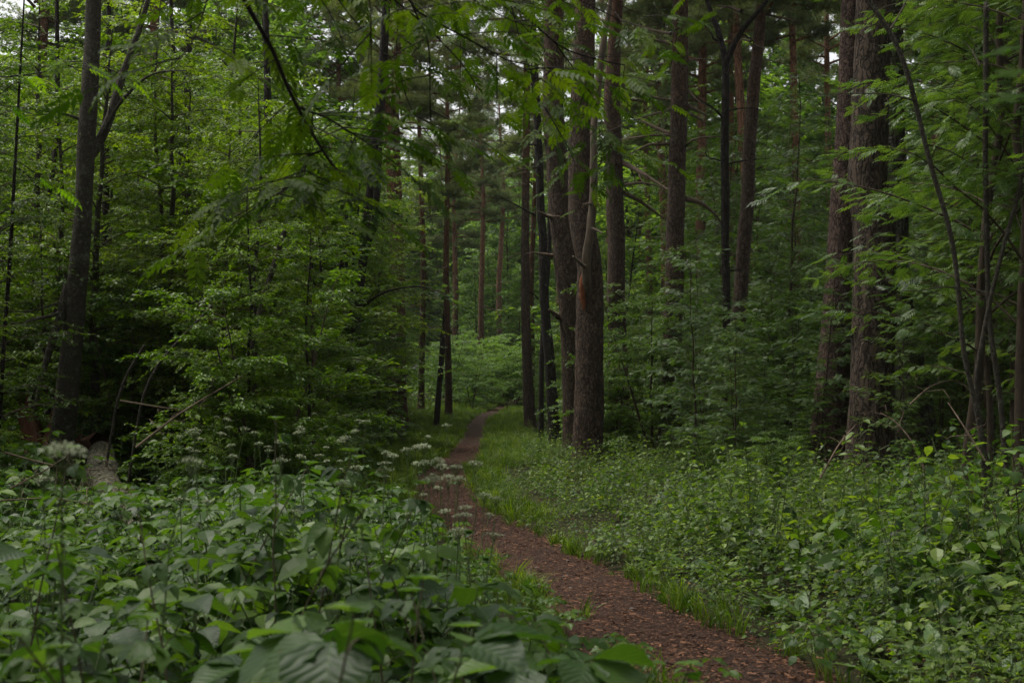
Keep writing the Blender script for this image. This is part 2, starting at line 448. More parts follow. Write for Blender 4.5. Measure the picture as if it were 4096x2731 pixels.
def ground_mat():
    m, nt, out = nodes_of('forest_floor'); L = nt.links
    tc = N(nt, 'ShaderNodeTexCoord')
    a = N(nt, 'ShaderNodeTexNoise', Scale=6.0, Detail=10.0, Roughness=.75); L.new(tc.outputs['Object'], a.inputs['Vector'])
    b = N(nt, 'ShaderNodeTexNoise', Scale=.6, Detail=4.0); L.new(tc.outputs['Object'], b.inputs['Vector'])
    c = ramp(nt, a.outputs['Fac'], [(.3, (.010, .008, .005)), (.6, (.032, .023, .013)), (.8, (.03, .036, .012))])
    c = mixc(nt, math_(nt, 'MULTIPLY', b.outputs['Fac'], .5), c, (.03, .045, .014))
    p = N(nt, 'ShaderNodeBsdfPrincipled', Roughness=.95)
    p.inputs['Specular IOR Level'].default_value = .1
    L.new(c, p.inputs['Base Color'])
    bp = N(nt, 'ShaderNodeBump', Strength=1.0, Distance=.05); L.new(a.outputs['Fac'], bp.inputs['Height']); L.new(bp.outputs[0], p.inputs['Normal'])
    L.new(p.outputs[0], out.inputs['Surface'])
    return m

def path_mat():
    m, nt, out = nodes_of('trodden_litter'); L = nt.links
    tc = N(nt, 'ShaderNodeTexCoord')
    n1 = N(nt, 'ShaderNodeTexNoise', Scale=55.0, Detail=8.0, Roughness=.75); L.new(tc.outputs['Object'], n1.inputs['Vector'])
    n2 = N(nt, 'ShaderNodeTexNoise', Scale=2.2, Detail=6.0, Roughness=.6); L.new(tc.outputs['Object'], n2.inputs['Vector'])
    vo = N(nt, 'ShaderNodeTexVoronoi', Scale=85.0); L.new(tc.outputs['Object'], vo.inputs['Vector'])
    f = math_(nt, 'ADD', math_(nt, 'MULTIPLY', n1.outputs['Fac'], .7), math_(nt, 'MULTIPLY', vo.outputs['Color'], .3))
    c = ramp(nt, f, [(.36, (.012, .006, .004)), (.5, (.028, .014, .009)), (.6, (.07, .037, .023)), (.72, (.16, .095, .062))])
    grey = ramp(nt, f, [(.36, (.010, .006, .005)), (.55, (.035, .02, .014)), (.72, (.11, .07, .05))])
    c = mixc(nt, ramp(nt, n2.outputs['Fac'], [(.45, (0, 0, 0)), (.62, (1, 1, 1))]), c, grey)
    p = N(nt, 'ShaderNodeBsdfPrincipled', Roughness=.9)
    p.inputs['Specular IOR Level'].default_value = .12
    L.new(c, p.inputs['Base Color'])
    bp = N(nt, 'ShaderNodeBump', Strength=1.0, Distance=.02); L.new(f, bp.inputs['Height']); L.new(bp.outputs[0], p.inputs['Normal'])
    L.new(p.outputs[0], out.inputs['Surface'])
    return m
M['ground'] = ground_mat()
M['path'] = path_mat()

# ------------------------------------------------------------------ object helpers
def tag(o, label=None, cat=None, group=None, kind=None):
    if label: o['label'] = label
    if cat: o['category'] = cat
    if group: o['group'] = group
    if kind: o['kind'] = kind
    return o

def obj(name, me, parent=None, mat=None):
    o = bpy.data.objects.new(name, me); COL.objects.link(o)
    if parent is not None: o.parent = parent
    if mat is not None: o.matrix_local = mat
    return o

def thing(name, loc, label, cat, group=None, rz=0.0, s=1.0, tilt=(0, 0)):
    o = bpy.data.objects.new(name, None); COL.objects.link(o)
    o.empty_display_size = .1
    o.location = loc; o.rotation_euler = (tilt[0], tilt[1], rz)
    o.scale = (s, s, s) if np.isscalar(s) else s
    return tag(o, label, cat, group)

def spawn(proto, name, loc, label, cat, group=None, rz=0.0, s=1.0, tilt=(0, 0)):
    """a copy of a prototype: proto is a list of (part name, mesh, local matrix or None)"""
    t = thing(name, loc, label, cat, group, rz, s, tilt)
    for pn, me, mt in proto:
        obj(pn, me, t, mt)
    return t

def scatter(name, P, rot, scl, idx, protos, label, cat):
    """one 'stuff' object: points with geometry-node instances of small plants"""
    me = bpy.data.meshes.new(name)
    me.vertices.add(len(P)); me.vertices.foreach_set('co', np.asarray(P, np.float32).ravel())
    for nm, ty, key, dat in (('rot', 'FLOAT_VECTOR', 'vector', rot), ('scl', 'FLOAT', 'value', scl), ('idx', 'INT', 'value', idx)):
        a = me.attributes.new(nm, ty, 'POINT')
        a.data.foreach_set(key, np.asarray(dat, np.int32 if ty == 'INT' else np.float32).ravel())
    o = obj(name, me)
    tag(o, label, cat, kind='stuff')
    ng = bpy.data.node_groups.new(name + '_nodes', 'GeometryNodeTree')
    ng.interface.new_socket('Geometry', in_out='INPUT', socket_type='NodeSocketGeometry')
    ng.interface.new_socket('Geometry', in_out='OUTPUT', socket_type='NodeSocketGeometry')
    gi, go = ng.nodes.new('NodeGroupInput'), ng.nodes.new('NodeGroupOutput')
    def named(n, ty):
        x = ng.nodes.new('GeometryNodeInputNamedAttribute'); x.data_type = ty; x.inputs[0].default_value = n
        return x.outputs[0]
    r_, s_, i_ = named('rot', 'FLOAT_VECTOR'), named('scl', 'FLOAT'), named('idx', 'INT')
    j = ng.nodes.new('GeometryNodeJoinGeometry')
    for k, pm in enumerate(protos):
        po = bpy.data.objects.new(f'{name}_source', pm)      # not linked to the scene
        oi = ng.nodes.new('GeometryNodeObjectInfo'); oi.inputs['Object'].default_value = po
        cmp_ = ng.nodes.new('FunctionNodeCompare'); cmp_.data_type = 'INT'; cmp_.operation = 'EQUAL'
        ng.links.new(i_, cmp_.inputs[2]); cmp_.inputs[3].default_value = k
        ip = ng.nodes.new('GeometryNodeInstanceOnPoints')
        ng.links.new(gi.outputs[0], ip.inputs['Points']); ng.links.new(cmp_.outputs[0], ip.inputs['Selection'])
        ng.links.new(oi.outputs['Geometry'], ip.inputs['Instance'])
        ng.links.new(r_, ip.inputs['Rotation']); ng.links.new(s_, ip.inputs['Scale'])
        ng.links.new(ip.outputs[0], j.inputs[0])
    ng.links.new(j.outputs[0], go.inputs[0])
    o.modifiers.new('scatter', 'NODES').node_group = ng
    return o

# ------------------------------------------------------------------ the setting: ground and path
def build_ground():
    ys = np.concatenate([np.arange(-40, -2, 4), np.arange(-2, 40, .5), np.arange(40, 100, 2), np.arange(100, 400, 20)])
    xs = np.concatenate([np.arange(-200, -30, 17), np.arange(-30, -4, 1.0), np.arange(-4, 4, .2), np.arange(4, 30, 1.0), np.arange(30, 201, 17)])
    X, Y = np.meshgrid(xs, ys)
    Z = H(X, Y) + .03 * vnoise(X * 2, Y * 2)
    off = np.abs(X - path_x(Y))
    Z = Z - .05 * np.clip((.46 - off) / .16, 0, 1)
    g = Geo(); ny, nx = X.shape
    i = np.arange(ny - 1)[:, None] * nx; j = np.arange(nx - 1)[None]
    F = np.stack([i + j, i + j + 1, i + nx + j + 1, i + nx + j], -1).reshape(-1, 4)
    g.add(np.stack([X, Y, Z], -1).reshape(-1, 3), F)
    o = obj('ground', g.mesh('ground', [M['ground']], True)); tag(o, kind='structure')
    ys = np.concatenate([np.arange(-12, 2, .5), np.arange(2, 40, .12), np.arange(40, 78, .5)])
    us = np.linspace(-1, 1, 13)
    U, Y = np.meshgrid(us, ys)
    c = path_x(Y)
    edge = PATH_W * (1.12 + .22 * vnoise(Y * 1.3, np.sign(U) * 9.0, 3) + .10 * vnoise(Y * 5, np.sign(U) * 5, 8))
    X = c + U * edge
    Z = H(X, Y) + .02 - .035 * U ** 4 + .008 * vnoise(X * 5, Y * 5) + .006 * vnoise(X * 14, Y * 14)
    g = Geo(); ny, nx = X.shape
    i = np.arange(ny - 1)[:, None] * nx; j = np.arange(nx - 1)[None]
    F = np.stack([i + j, i + j + 1, i + nx + j + 1, i + nx + j], -1).reshape(-1, 4)
    g.add(np.stack([X, Y, Z], -1).reshape(-1, 3), F)
    o = obj('path', g.mesh('path', [M['path']], True)); tag(o, kind='structure')
build_ground()

# ------------------------------------------------------------------ trunks measured from the photograph
def interp_poly(P, n):
    P = np.asarray(P, float)
    L = np.concatenate([[0], np.cumsum(np.linalg.norm(np.diff(P[:, :3], axis=0), axis=1))])
    t = np.linspace(0, L[-1], n)
    out = np.stack([np.interp(t, L, P[:, k]) for k in range(P.shape[1])], 1)
    k = np.array([.25, .5, .25])                      # soften the corners
    q = out.copy()
    for _ in range(3):
        q[1:-1] = .25 * q[:-2] + .5 * q[1:-1] + .25 * q[2:]
    return q

def px_trunk(pts, d, top=None, flare=1.35, rtop=.45):
    """polyline (x, y, z, r) from pixel samples (px, py, width px), base put on the ground"""
    W = [np.r_[at(px, py, d), w / 2 / FPX * d] for px, py, w in sorted(pts, key=lambda q: -q[1])]
    W = np.array(W)
    dz = W[1] - W[0]; k = dz[:2] / max(dz[2], 1e-3)
    zg = float(H(W[0, 0], d)) - .12
    if W[0, 2] > zg + .05:
        b = W[0].copy(); b[:2] -= np.clip(k, -.15, .15) * (W[0, 2] - zg); b[2] = zg; b[3] *= flare
        m = W[0].copy(); m[:2] = b[:2] * .75 + W[0, :2] * .25; m[2] = zg + .25 * (W[0, 2] - zg); m[3] = W[0, 3] * (1 + (flare - 1) * .35)
        W = np.vstack([b, m, W])
    if top:
        e = W[-1].copy(); s = (W[-1] - W[-2]); k = s[:2] / max(s[2], .2)
        rise = top - e[2]
        e2 = e.copy(); e2[:2] += np.clip(k, -.1, .1) * rise * .6; e2[2] = top; e2[3] = e[3] * rtop
        W = np.vstack([W, e2])
    return W

def trunk_mesh(W, mat, name, seg=20, amp=.05, step=.12, seed=0, origin=None):
    n = max(6, int((W[-1, 2] - W[0, 2]) / step))
    Q = interp_poly(W, n)
    if origin is not None: Q[:, :3] -= origin
    g = Geo(); tube(g, Q[:, :3], Q[:, 3], seg, 0, amp, 5.0, seed)
    return g.mesh(name, [mat], True), Q

# ------------------------------------------------------------------ prototypes of trees and shrubs
def grow(rng, Ht, r0, crown_base, R, n_prim, n_sec, leaves_per, tm, size, leafmat, barkmat, lean=.06, up=(.2, .7), prof=None,
         name='tree', jitter=.35, stems=1, sub=.45, layer=.25, trunk_seg=8):
    """returns a prototype: trunk(s) and a crown of twigs and leaves"""
    proto = []
    crown = Geo()
    for st in range(stems):
        g = Geo()
        ph = rng.uniform(0, 6.28)
        sp = 0 if stems == 1 else rng.uniform(.15, .35)
        n = 14
        z = np.linspace(0, Ht * rng.uniform(.8, 1.0) if stems > 1 else Ht, n)
        wob = np.cumsum(rng.normal(0, lean * Ht / n, (n, 2)), 0)
        P = np.c_[wob[:, 0] + sp * z * math.cos(ph), wob[:, 1] + sp * z * math.sin(ph), z]; P[0, :2] = 0
        rr = r0 * (1 - z / z[-1]) ** .8 * .9 + r0 * .1; rr[0] *= 1.25
        P[0, 2] = -.1
        tube(g, P, rr, trunk_seg, 0, .05, 4, st)
        proto.append(('trunk' if stems == 1 else 'stem', g.mesh(name + '_stem', [barkmat], True), None))
        az = rng.uniform(0, 6.28)
        for i in range(n_prim // stems):
            t = crown_base + (1 - crown_base) * ((i + rng.uniform(0, .9)) / (n_prim // stems)) ** .9
            az += 2.4 + rng.normal(0, jitter)
            p0 = np.array([np.interp(t * z[-1], z, P[:, k]) for k in range(3)])
            ln = R * (prof(t) if prof else math.sin(math.pi * min(1, .25 + .75 * (1 - (t - crown_base) / (1 - crown_base) * .85)))) * rng.uniform(.65, 1.15)
            if ln < .12: ln = .12
            e0 = rng.uniform(*up)
            m = 7
            s = np.linspace(0, 1, m)
            el = e0 * (1 - s * 1.1) - .1 * s
            azs = az + np.cumsum(rng.normal(0, .12, m))
            stp = ln / (m - 1)
            dv = np.c_[np.cos(azs) * np.cos(el), np.sin(azs) * np.cos(el), np.sin(el)]
            B = p0 + np.vstack([[0, 0, 0], np.cumsum(dv[:-1] * stp, 0)])
            rb = max(.004, r0 * .3 * ln / max(R, .1)) * (1 - .8 * s)
            tube(crown, B, rb, 4, 0, cap=False)
            for q in range(n_sec):
                f = .18 + .8 * (q + rng.uniform(0, .8)) / n_sec
                b0 = np.array([np.interp(f, s, B[:, k]) for k in range(3)])
                bi = min(m - 1, int(f * (m - 1)))
                sg = 1 if q % 2 else -1
                a2 = azs[bi] + sg * rng.uniform(.5, 1.15)
                l2 = ln * sub * (1 - .5 * f) * rng.uniform(.6, 1.25)
                if q == n_sec - 1: a2 = azs[-1] + rng.normal(0, .2); l2 = ln * .3; b0 = B[-1]
                k4 = 5
                s4 = np.linspace(0, 1, k4)
                el2 = el[bi] * .5 + rng.normal(0, layer) - .35 * s4
                d4 = np.c_[np.cos(a2) * np.cos(el2), np.sin(a2) * np.cos(el2), np.sin(el2)]
                C = b0 + np.vstack([[0, 0, 0], np.cumsum(d4[:-1] * l2 / (k4 - 1), 0)])
                tube(crown, C, .0045 * (1 - .6 * s4), 3, 0, cap=False)
                nl = max(2, int(leaves_per * l2 / (R * sub) * rng.uniform(.8, 1.2)))
                u = (np.arange(nl) + rng.uniform(0, 1, nl)) / nl
                pl = np.stack([np.interp(u, s4, C[:, k]) for k in range(3)], 1)
                sd_ = np.where(np.arange(nl) % 2, 1, -1)
                ah = a2 + sd_ * rng.uniform(.35, 1.3, nl) * (1 - .6 * u)
                dr = rng.normal(-.15, .28, nl)
                Yd = np.c_[np.cos(ah) * np.cos(dr), np.sin(ah) * np.cos(dr), np.sin(dr)]
                Nn = np.c_[rng.normal(0, .3, nl), rng.normal(0, .3, nl), np.ones(nl)]
                place(crown, tm, pl + rng.normal(0, .015, (nl, 3)), Yd, Nn, size * rng.uniform(.6, 1.2, nl), rng.uniform(0, 1, nl), 1)
    proto.append(('crown', crown.mesh(name + '_crown', [M['twig'], leafmat], False), None))
    return proto

def R_(k): return np.random.default_rng(k)
flatprof = lambda t: 1.0 - .55 * t
PROTO = {}
PROTO['hazel'] = [grow(R_(10 + i), 9.5, .11, .14, 2.6, 42, 15, 40, LEAF_OV4, .088, M['hazel'], M['grey_bark'], name='hazel', prof=lambda t: 1.05 - .6 * t) for i in range(2)]
PROTO['tall_hazel'] = [grow(R_(15 + i), 9.0, .07, .27, 2.5, 36, 14, 38, LEAF_OV4, .092, M['hazel'], M['grey_bark'], name='tall_hazel', prof=lambda t: 1.05 - .5 * t, up=(-.1, .5)) for i in range(2)]
PROTO['shrub'] = [grow(R_(20 + i), 3.4, .03, .05, 1.5, 45, 13, 60, LEAF_SM, .068, M['shrub'], M['twig'], name='shrub', prof=lambda t: 1.05 - .55 * t, stems=3) for i in range(3)]
PROTO['small_tree'] = [grow(R_(30 + i), 7.5, .06, .12, 2.0, 42, 13, 42, LEAF_SM, .078, M['shrub'], M['dark_bark'], name='small_tree', prof=lambda t: 1.15 - .65 * t, layer=.4) for i in range(3)]
PROTO['maple'] = [grow(R_(40 + i), 4.2, .028, .12, 1.35, 28, 9, 16, PALM_LO, .13, M['maple'], M['twig'], name='maple', prof=lambda t: 1.0 - .55 * t, layer=.12) for i in range(2)]
PROTO['rowan'] = [grow(R_(50 + i), 4.8, .028, .12, 1.35, 30, 8, 17, ROWAN_LO, .15, M['rowan'], M['twig'], name='rowan', prof=lambda t: 1.05 - .6 * t, up=(.3, .9)) for i in range(3)]
PROTO['tall_rowan'] = [grow(R_(60 + i), 9, .05, .15, 1.9, 48, 8, 18, ROWAN_LO, .16, M['rowan'], M['twig'], name='tall_rowan', prof=lambda t: 1.05 - .6 * t, up=(.3, .9)) for i in range(2)]
PROTO['pale_bush'] = [grow(R_(70 + i), 3.2, .03, .03, 1.8, 42, 11, 50, LEAF_SM, .085, M['pale'], M['twig'], name='pale_bush', prof=lambda t: 1.05 - .6 * t, stems=3) for i in range(2)]

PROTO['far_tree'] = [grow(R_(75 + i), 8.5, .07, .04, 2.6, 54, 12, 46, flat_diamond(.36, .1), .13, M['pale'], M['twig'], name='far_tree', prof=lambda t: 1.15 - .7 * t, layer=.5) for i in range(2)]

def tuft_tmpl(n=11, w=.05):
    rng = R_(5); v, f, uv = [], [], []
    for i in range(n):
        a, e = rng.uniform(0, 6.28), rng.uniform(.15, 1.25)
        d = np.array([math.cos(a) * math.sin(e), math.cos(e), math.sin(a) * math.sin(e)])
        s = norm(np.cross(d, rng.normal(0, 1, 3))) * w
        b = np.array([0, rng.uniform(0, .35), 0]); k = len(v)
        v += [tuple(b - s), tuple(b + s), tuple(b + d * rng.uniform(.7, 1.1))]; uv += [(0, 0)] * 3; f.append((k, k + 1, k + 2))
    return Tmpl(v, f, uv)
TUFT = tuft_tmpl()

def pine_crown(rng, z0, z1, R, nb, name, mat=None):
    g = Geo()
    az = rng.uniform(0, 6)
    for i in range(nb):
        t = (i + rng.uniform(0, 1)) / nb
        z = z0 + (z1 - z0) * t
        az += 2.4 + rng.normal(0, .5)
        ln = R * (.55 + .75 * math.sin(math.pi * min(1, .18 + .8 * (1 - t)))) * rng.uniform(.5, 1.1)
        s = np.linspace(0, 1, 8); el = rng.uniform(-.1, .5) + .35 * s * (1 if t > .3 else -.5)
        azs = az + np.cumsum(rng.normal(0, .16, 8))
        dv = np.c_[np.cos(azs) * np.cos(el), np.sin(azs) * np.cos(el), np.sin(el)] * ln / 7
        B = np.array([0, 0, z]) + np.vstack([[0, 0, 0], np.cumsum(dv[:-1], 0)])
        tube(g, B, .05 * (1 - .8 * s) * (1 - .5 * t), 5, 0, .1, 5, i, cap=False)
        for q in range(13):
            f = .3 + .7 * (q + rng.uniform()) / 13
            b0 = np.array([np.interp(f, s, B[:, k]) for k in range(3)])
            a2 = azs[min(7, int(f * 7))] + rng.uniform(-1.3, 1.3); l2 = ln * .42 * (1.15 - .6 * f) * rng.uniform(.5, 1.2)
            e2 = rng.uniform(-.2, .7)
            d2 = np.array([math.cos(a2) * math.cos(e2), math.sin(a2) * math.cos(e2), math.sin(e2)])
            C = np.array([b0, b0 + d2 * l2 * .5 + [0, 0, .02], b0 + d2 * l2])
            tube(g, C, [.012, .008, .005], 3, 0, cap=False)
            nt_ = 24
            u = rng.uniform(.25, 1.08, nt_)
            pl = b0 + d2 * (u * l2)[:, None] + rng.normal(0, .09, (nt_, 3)) * [1, 1, .7]
            Y = d2 + rng.normal(0, .6, (nt_, 3)) + [0, 0, .35]
            place(g, TUFT, pl, Y, rng.normal(0, 1, (nt_, 3)), rng.uniform(.10, .2, nt_), rng.uniform(0, 1, nt_), 1)
    return g.mesh(name, [M['pine_bark_red'], M['needle']], False)

PCROWN = [pine_crown(R_(80), 10.5, 19, 2.6, 42, 'pine_crown'), pine_crown(R_(81), 9, 18, 2.3, 40, 'pine_crown'), pine_crown(R_(82), 11.5, 20, 3.0, 44, 'pine_crown')]

def dead_branch_mesh(rng, ln, r, droop, name, mat, subs=5):
    """a bare crooked branch along +X from the origin"""
    g = Geo(); n = 9; s = np.linspace(0, 1, n)
    w = np.cumsum(rng.normal(0, .05, (n, 2)), 0) * ln
    P = np.c_[s * ln, w[:, 0] * .5, droop * ln * s * (1.2 - s) * 1.5 + w[:, 1] * .3]; P[0] = 0
    tube(g, P, r * (1 - .85 * s), 6, 0, .12, 9, 3, cap=True)
    for q in range(subs):
        f = .25 + .7 * q / subs
        b0 = np.array([np.interp(f, s, P[:, k]) for k in range(3)])
        a, e, l2 = rng.choice([-1, 1]) * rng.uniform(.4, 1.1), rng.uniform(-.6, .6), ln * rng.uniform(.15, .4) * (1.2 - f)
        d2 = np.array([math.cos(a) * math.cos(e), math.sin(a) * math.cos(e), math.sin(e)])
        C = b0 + d2 * (np.linspace(0, l2, 5))[:, None] + np.vstack([[0, 0, 0], np.cumsum(rng.normal(0, .06 * l2, (4, 3)), 0)])
        tube(g, C, r * .35 * (1 - np.linspace(0, .8, 5)), 4, 0, cap=False)
    return g.mesh(name, [mat], True)
DEADB = [dead_branch_mesh(R_(90 + i), 1.0, .018, rr, 'dead_branch', M['dead_wood']) for i, rr in enumerate((-.25, -.1, .15, -.35))]

def pine_proto(k, bark):
    rng = R_(100 + k)
    W = np.array([[0, 0, -.15, .24], [rng.normal(0, .03), rng.normal(0, .03), .5, .185], [rng.normal(0, .12), rng.normal(0, .12), 6, .15], [rng.normal(0, .2), rng.normal(0, .2), 12, .115], [rng.normal(0, .2), 0, 19.5, .03]])
    Q = interp_poly(W, 70); g = Geo(); tube(g, Q[:, :3], Q[:, 3], 12, 0, .05, 4, k)
    parts = [('trunk', g.mesh('pine_trunk', [bark], True), None), ('crown', PCROWN[k % 3], None)]
    for i in range(9):
        z = rng.uniform(3.5, 11.5); a = rng.uniform(0, 6.28); l = rng.uniform(.8, 2.2)
        x = [np.interp(z, Q[:, 2], Q[:, j]) for j in (0, 1)]
        parts.append(('branch', DEADB[i % 4], Matrix.Translation((x[0], x[1], z)) @ rotz(a) @ Matrix.Scale(l, 4)))
    return parts
PROTO['pine'] = [pine_proto(k, M['pine_bark_red']) for k in range(4)]

MARKS = [(1.25, 23.5, 'the wounded pine'), (.9, 27, 'the leaning stubby pine'), (3.3, 27.5, 'the dark pine with bare boughs'), (3.6, 24, 'the slim forked tree'), (4.7, 29, 'the pine leaning behind the forked tree'),
         (4.7, 18.5, 'the massive furrowed pine'), (5.5, 20, 'the mossy swollen trunk'), (4.0, 12, 'the bowed rowan stems'), (-4.6, 15, 'the grey lichen-spotted trunk'), (-4.0, 12.5, 'the fallen log'), (-2.7, 14, 'the slanting grey sapling'),
         (-2.7, 25, 'the trunk with ascending limbs'), (-2.3, 33, 'the grassy bank'), (.4, 44, 'the slender pine by the bend'), (-1.3, 55, 'the path bend'), (0, 75, 'the far end of the path'), (-8, 26, 'the deep hazel thicket'),
         (-12, 45, 'the far dark side of the thicket'), (10, 45, 'the far shaded pines'), (-22, 85, 'the background beyond the thicket'), (22, 85, 'the background beyond the big pines'), (9, 30, 'the shade behind the mossy trunk'), (1.0, 34, 'the blackish crooked trunk')]
def near_mark(x, d):
    return min(MARKS, key=lambda m: (m[0] - x) ** 2 + (m[1] - d) ** 2)[2]

# ------------------------------------------------------------------ the trees one can tell apart
def measured_tree(name, pts, d, mat, label, cat='tree', top=None, crown=None, branches=(), seg=20, amp=.05, seed=0, flare=1.35, group=None, bmat='dead_wood', rtop=.45, step=.12):
    W = px_trunk(pts, d, top, flare, rtop)
    base = W[0, :3].copy(); base[2] = float(H(base[0], base[1]))
    t = thing(name, base, label, cat, group)
    me, Q = trunk_mesh(W, mat, name + '_trunk', seg, amp, step, seed, base)
    obj('trunk', me, t)
    if crown is not None:
        z = 12 if crown >= 0 else 5
        x = [np.interp(z, Q[:, 2], Q[:, j]) for j in (0, 1)]
        obj('crown', PCROWN[crown], t, Matrix.Translation((x[0], x[1], 0)) @ rotz(seed * 1.7))
    for i, b in enumerate(branches):
        poly, w0 = b[0], b[1]
        dd = b[2] if len(b) > 2 else 0.0          # how far the tip comes forward (-) or back (+)
        nb = len(poly)
        P = np.array([at(px, py, d + dd * k / max(1, nb - 1)) for k, (px, py) in enumerate(poly)]) - base
        if nb > 2: P = interp_poly(P, nb * 4)
        else: P = interp_poly(P, 6)
        s = np.linspace(0, 1, len(P)); r = w0 / 2 / FPX * d * (1 - .75 * s)
        g = Geo(); tube(g, P, r, 7, 0, .12, 8, i)
        rg = R_(seed * 31 + i)
        for q in range(int(np.linalg.norm(P[-1] - P[0]) * 3)):       # dead side twigs
            k = rg.integers(2, len(P)); l2 = rg.uniform(.15, .5)
            dv = norm(P[k] - P[k - 1]) + rg.normal(0, .7, 3)
            C = P[k] + norm(dv) * np.linspace(0, l2, 4)[:, None] + rg.normal(0, .02, (4, 3)) * [[0], [1], [1], [1]]
            tube(g, C, r[k] * .4 * np.array([1, .8, .6, .3]) + .001, 4, 0, cap=False)
        obj('branch', g.mesh(name + '_branch', [M[bmat]], True), t)
    return t, W

def c3(x, y): return ((2000 + x / 1.742) / 4, y / 1.742 / 4)
def c7(x, y): return ((2000 + x / 1.742) / 4, (900 + y / 1.742) / 4)
def c4(x, y): return ((3000 + x / 1.742) / 4, y / 1.742 / 4)
def c8(x, y): return ((3000 + x / 1.742) / 4, (900 + y / 1.742) / 4)
def c1(x, y): return ((x / 1.742) / 4, y / 1.742 / 4)
def c5(x, y): return ((x / 1.742) / 4, (900 + y / 1.742) / 4)
def c2(x, y): return ((1000 + x / 1.742) / 4, y / 1.742 / 4)
def c6(x, y): return ((1000 + x / 1.742) / 4, (900 + y / 1.742) / 4)
def w_(*p): return tuple(p)

main_pine, _ = measured_tree('pine_tree', [(*c3(595, 0), 20), (*c3(582, 500), 22), (*c3(558, 1000), 24), (*c3(562, 1500), 25), (*c7(628, 300), 26), (*c7(624, 700), 28), (*c7(622, 1100), 29), (*c7(612, 1550), 31)],
    23.5, M['pine_bark'], 'thick grey-brown pine with an orange rotten wound and a dead snag against it', top=19, crown=0, seg=32, amp=.055, seed=1, step=.06)
# orange rotten strip set into the main pine's front
def wound():
    g = Geo(); d = 23.5 - .25
    L = [(582, 318, .02), (576, 350, .03), (571, 385, .035), (572, 420, .045), (574, 460, .04), (577, 500, .05), (580, 545, .04), (585, 590, .02)]
    P = np.array([at(*c7(x, y), d) for x, y, _ in L]) - np.array(main_pine.location)
    tube(g, interp_poly(np.c_[P, [q[2] for q in L]], 24)[:, :3], interp_poly(np.c_[P, [q[2] for q in L]], 24)[:, 3], 10, 0, .35, 16, 4)
    o = obj('exposed_wood', g.mesh('exposed_wood', [M['redwood']], True), main_pine); o['label'] = 'orange rotten wood bared in a long wound'
wound()
# dead barkless stem grown together with the main pine
def dead_stem():
    L = [(c7(612, 560), 7), (c7(604, 420), 8.5), (c7(598, 250), 9), (c7(625, 60), 8.5), (c3(640, 1500), 9), (c3(655, 1340), 8), (c3(652, 900), 7), (c3(695, 480), 7), (c3(735, 200), 6), (c3(765, 60), 5), (c3(772, -60), 3)]
    dep = [23.5, 23.22, 23.1, 23.05, 23.05, 23.0, 23.0, 23.0, 23.0, 23.0, 23.0]
    base = np.array(main_pine.location)
    W = np.array([[*(at(*p, d) - base), w / 2 / FPX * d] for (p, w), d in zip(L, dep)])
    Q = interp_poly(W, 90); g = Geo(); tube(g, Q[:, :3], Q[:, 3], 12, 0, .12, 6, 2)
    o = obj('dead_stem', g.mesh('dead_stem', [M['snag']], True), main_pine); o['label'] = 'slender barkless dead stem with short stubs'
    for k, (pl, w) in enumerate([([c3(640, 1420), c3(610, 1415), c3(575, 1425)], 3), ([c3(680, 1410), c3(690, 1440)], 3), ([c3(640, 1180), c3(615, 1185)], 2.6), ([c7(590, 290), c7(560, 265), c7(510, 215)], 4.5), ([c7(640, 20), c7(690, 40), c7(712, 55)], 3.2), ([c3(680, 640), c3(688, 590)], 3)]):
        P = interp_poly(np.array([at(*p, 23.0 - .12 * q) for q, p in enumerate(pl)]) - base, 8)
        g = Geo(); tube(g, P, w / 2 / FPX * 23 * np.linspace(1, .45, 8), 7, 0, .2, 12, k)
        obj('stub', g.mesh('dead_stub', [M['snag']], True), o)
dead_stem()
measured_tree('pine_tree', [(*c3(375, 380), 20), (*c3(365, 750), 22), (*c3(395, 1100), 22), (*c3(417, 1500), 22), (*c7(445, 100), 23), (*c7(462, 300), 23), (*c7(485, 600), 21), (*c7(500, 900), 21), (*c7(515, 1300), 23)],
    26.5, M['pine_bark'], 'leaning grey-brown pine with broken branch stubs just behind the wounded pine', top=19, crown=1, seg=28, seed=3, step=.08,
    branches=[([c3(290, 795), c3(210, 790), c3(165, 785)], 4, -.4), ([c3(310, 965), c3(270, 940), c3(225, 925)], 5, -.5), ([c3(370, 1510), c3(320, 1500), c3(270, 1470)], 6, -.6),
              ([c7(360, 215), c7(290, 200), c7(235, 190)], 5, -.6), ([c7(410, 640), c7(370, 610), c7(340, 585)], 7, -.5), ([c3(470, 585), c3(520, 570)], 4, .3)])
measured_tree('pine_tree', [(*c3(815, 60), 12), (*c3(800, 220), 12.5), (*c3(778, 700), 17), (*c3(797, 1200), 17.5), (*c3(802, 1500), 17.5), (*c7(810, 0), 18), (*c7(808, 500), 18), (*c7(825, 1000), 20), (*c7(838, 1380), 24)],
    30, M['pine_bark'], 'pine with scaly bark reddening upwards, between the wounded pine and a row of dead boughs', top=19, crown=2, seg=24, seed=5, step=.1,
    branches=[([c3(850, 590), c3(950, 640), c3(1080, 680), c3(1190, 695)], 5.5, -.3), ([c3(845, 705), c3(930, 690), c3(1060, 715), c3(1180, 745)], 3.5, .4), ([c3(850, 1130), c3(1000, 1210), c3(1170, 1320)], 6.5, -1),
              ([c3(862, 1340), c3(980, 1400), c3(1100, 1490), c3(1160, 1530)], 5, .6), ([c3(860, 1290), c3(960, 1270), c3(1060, 1280), c3(1160, 1320)], 3.5, 1), ([c3(740, 1010), c3(700, 960), c3(680, 930)], 5, -.5),
              ([c3(740, 150), c3(700, 130), c3(670, 115)], 4, .5), ([c3(735, 290), c3(690, 265)], 3, .5)])
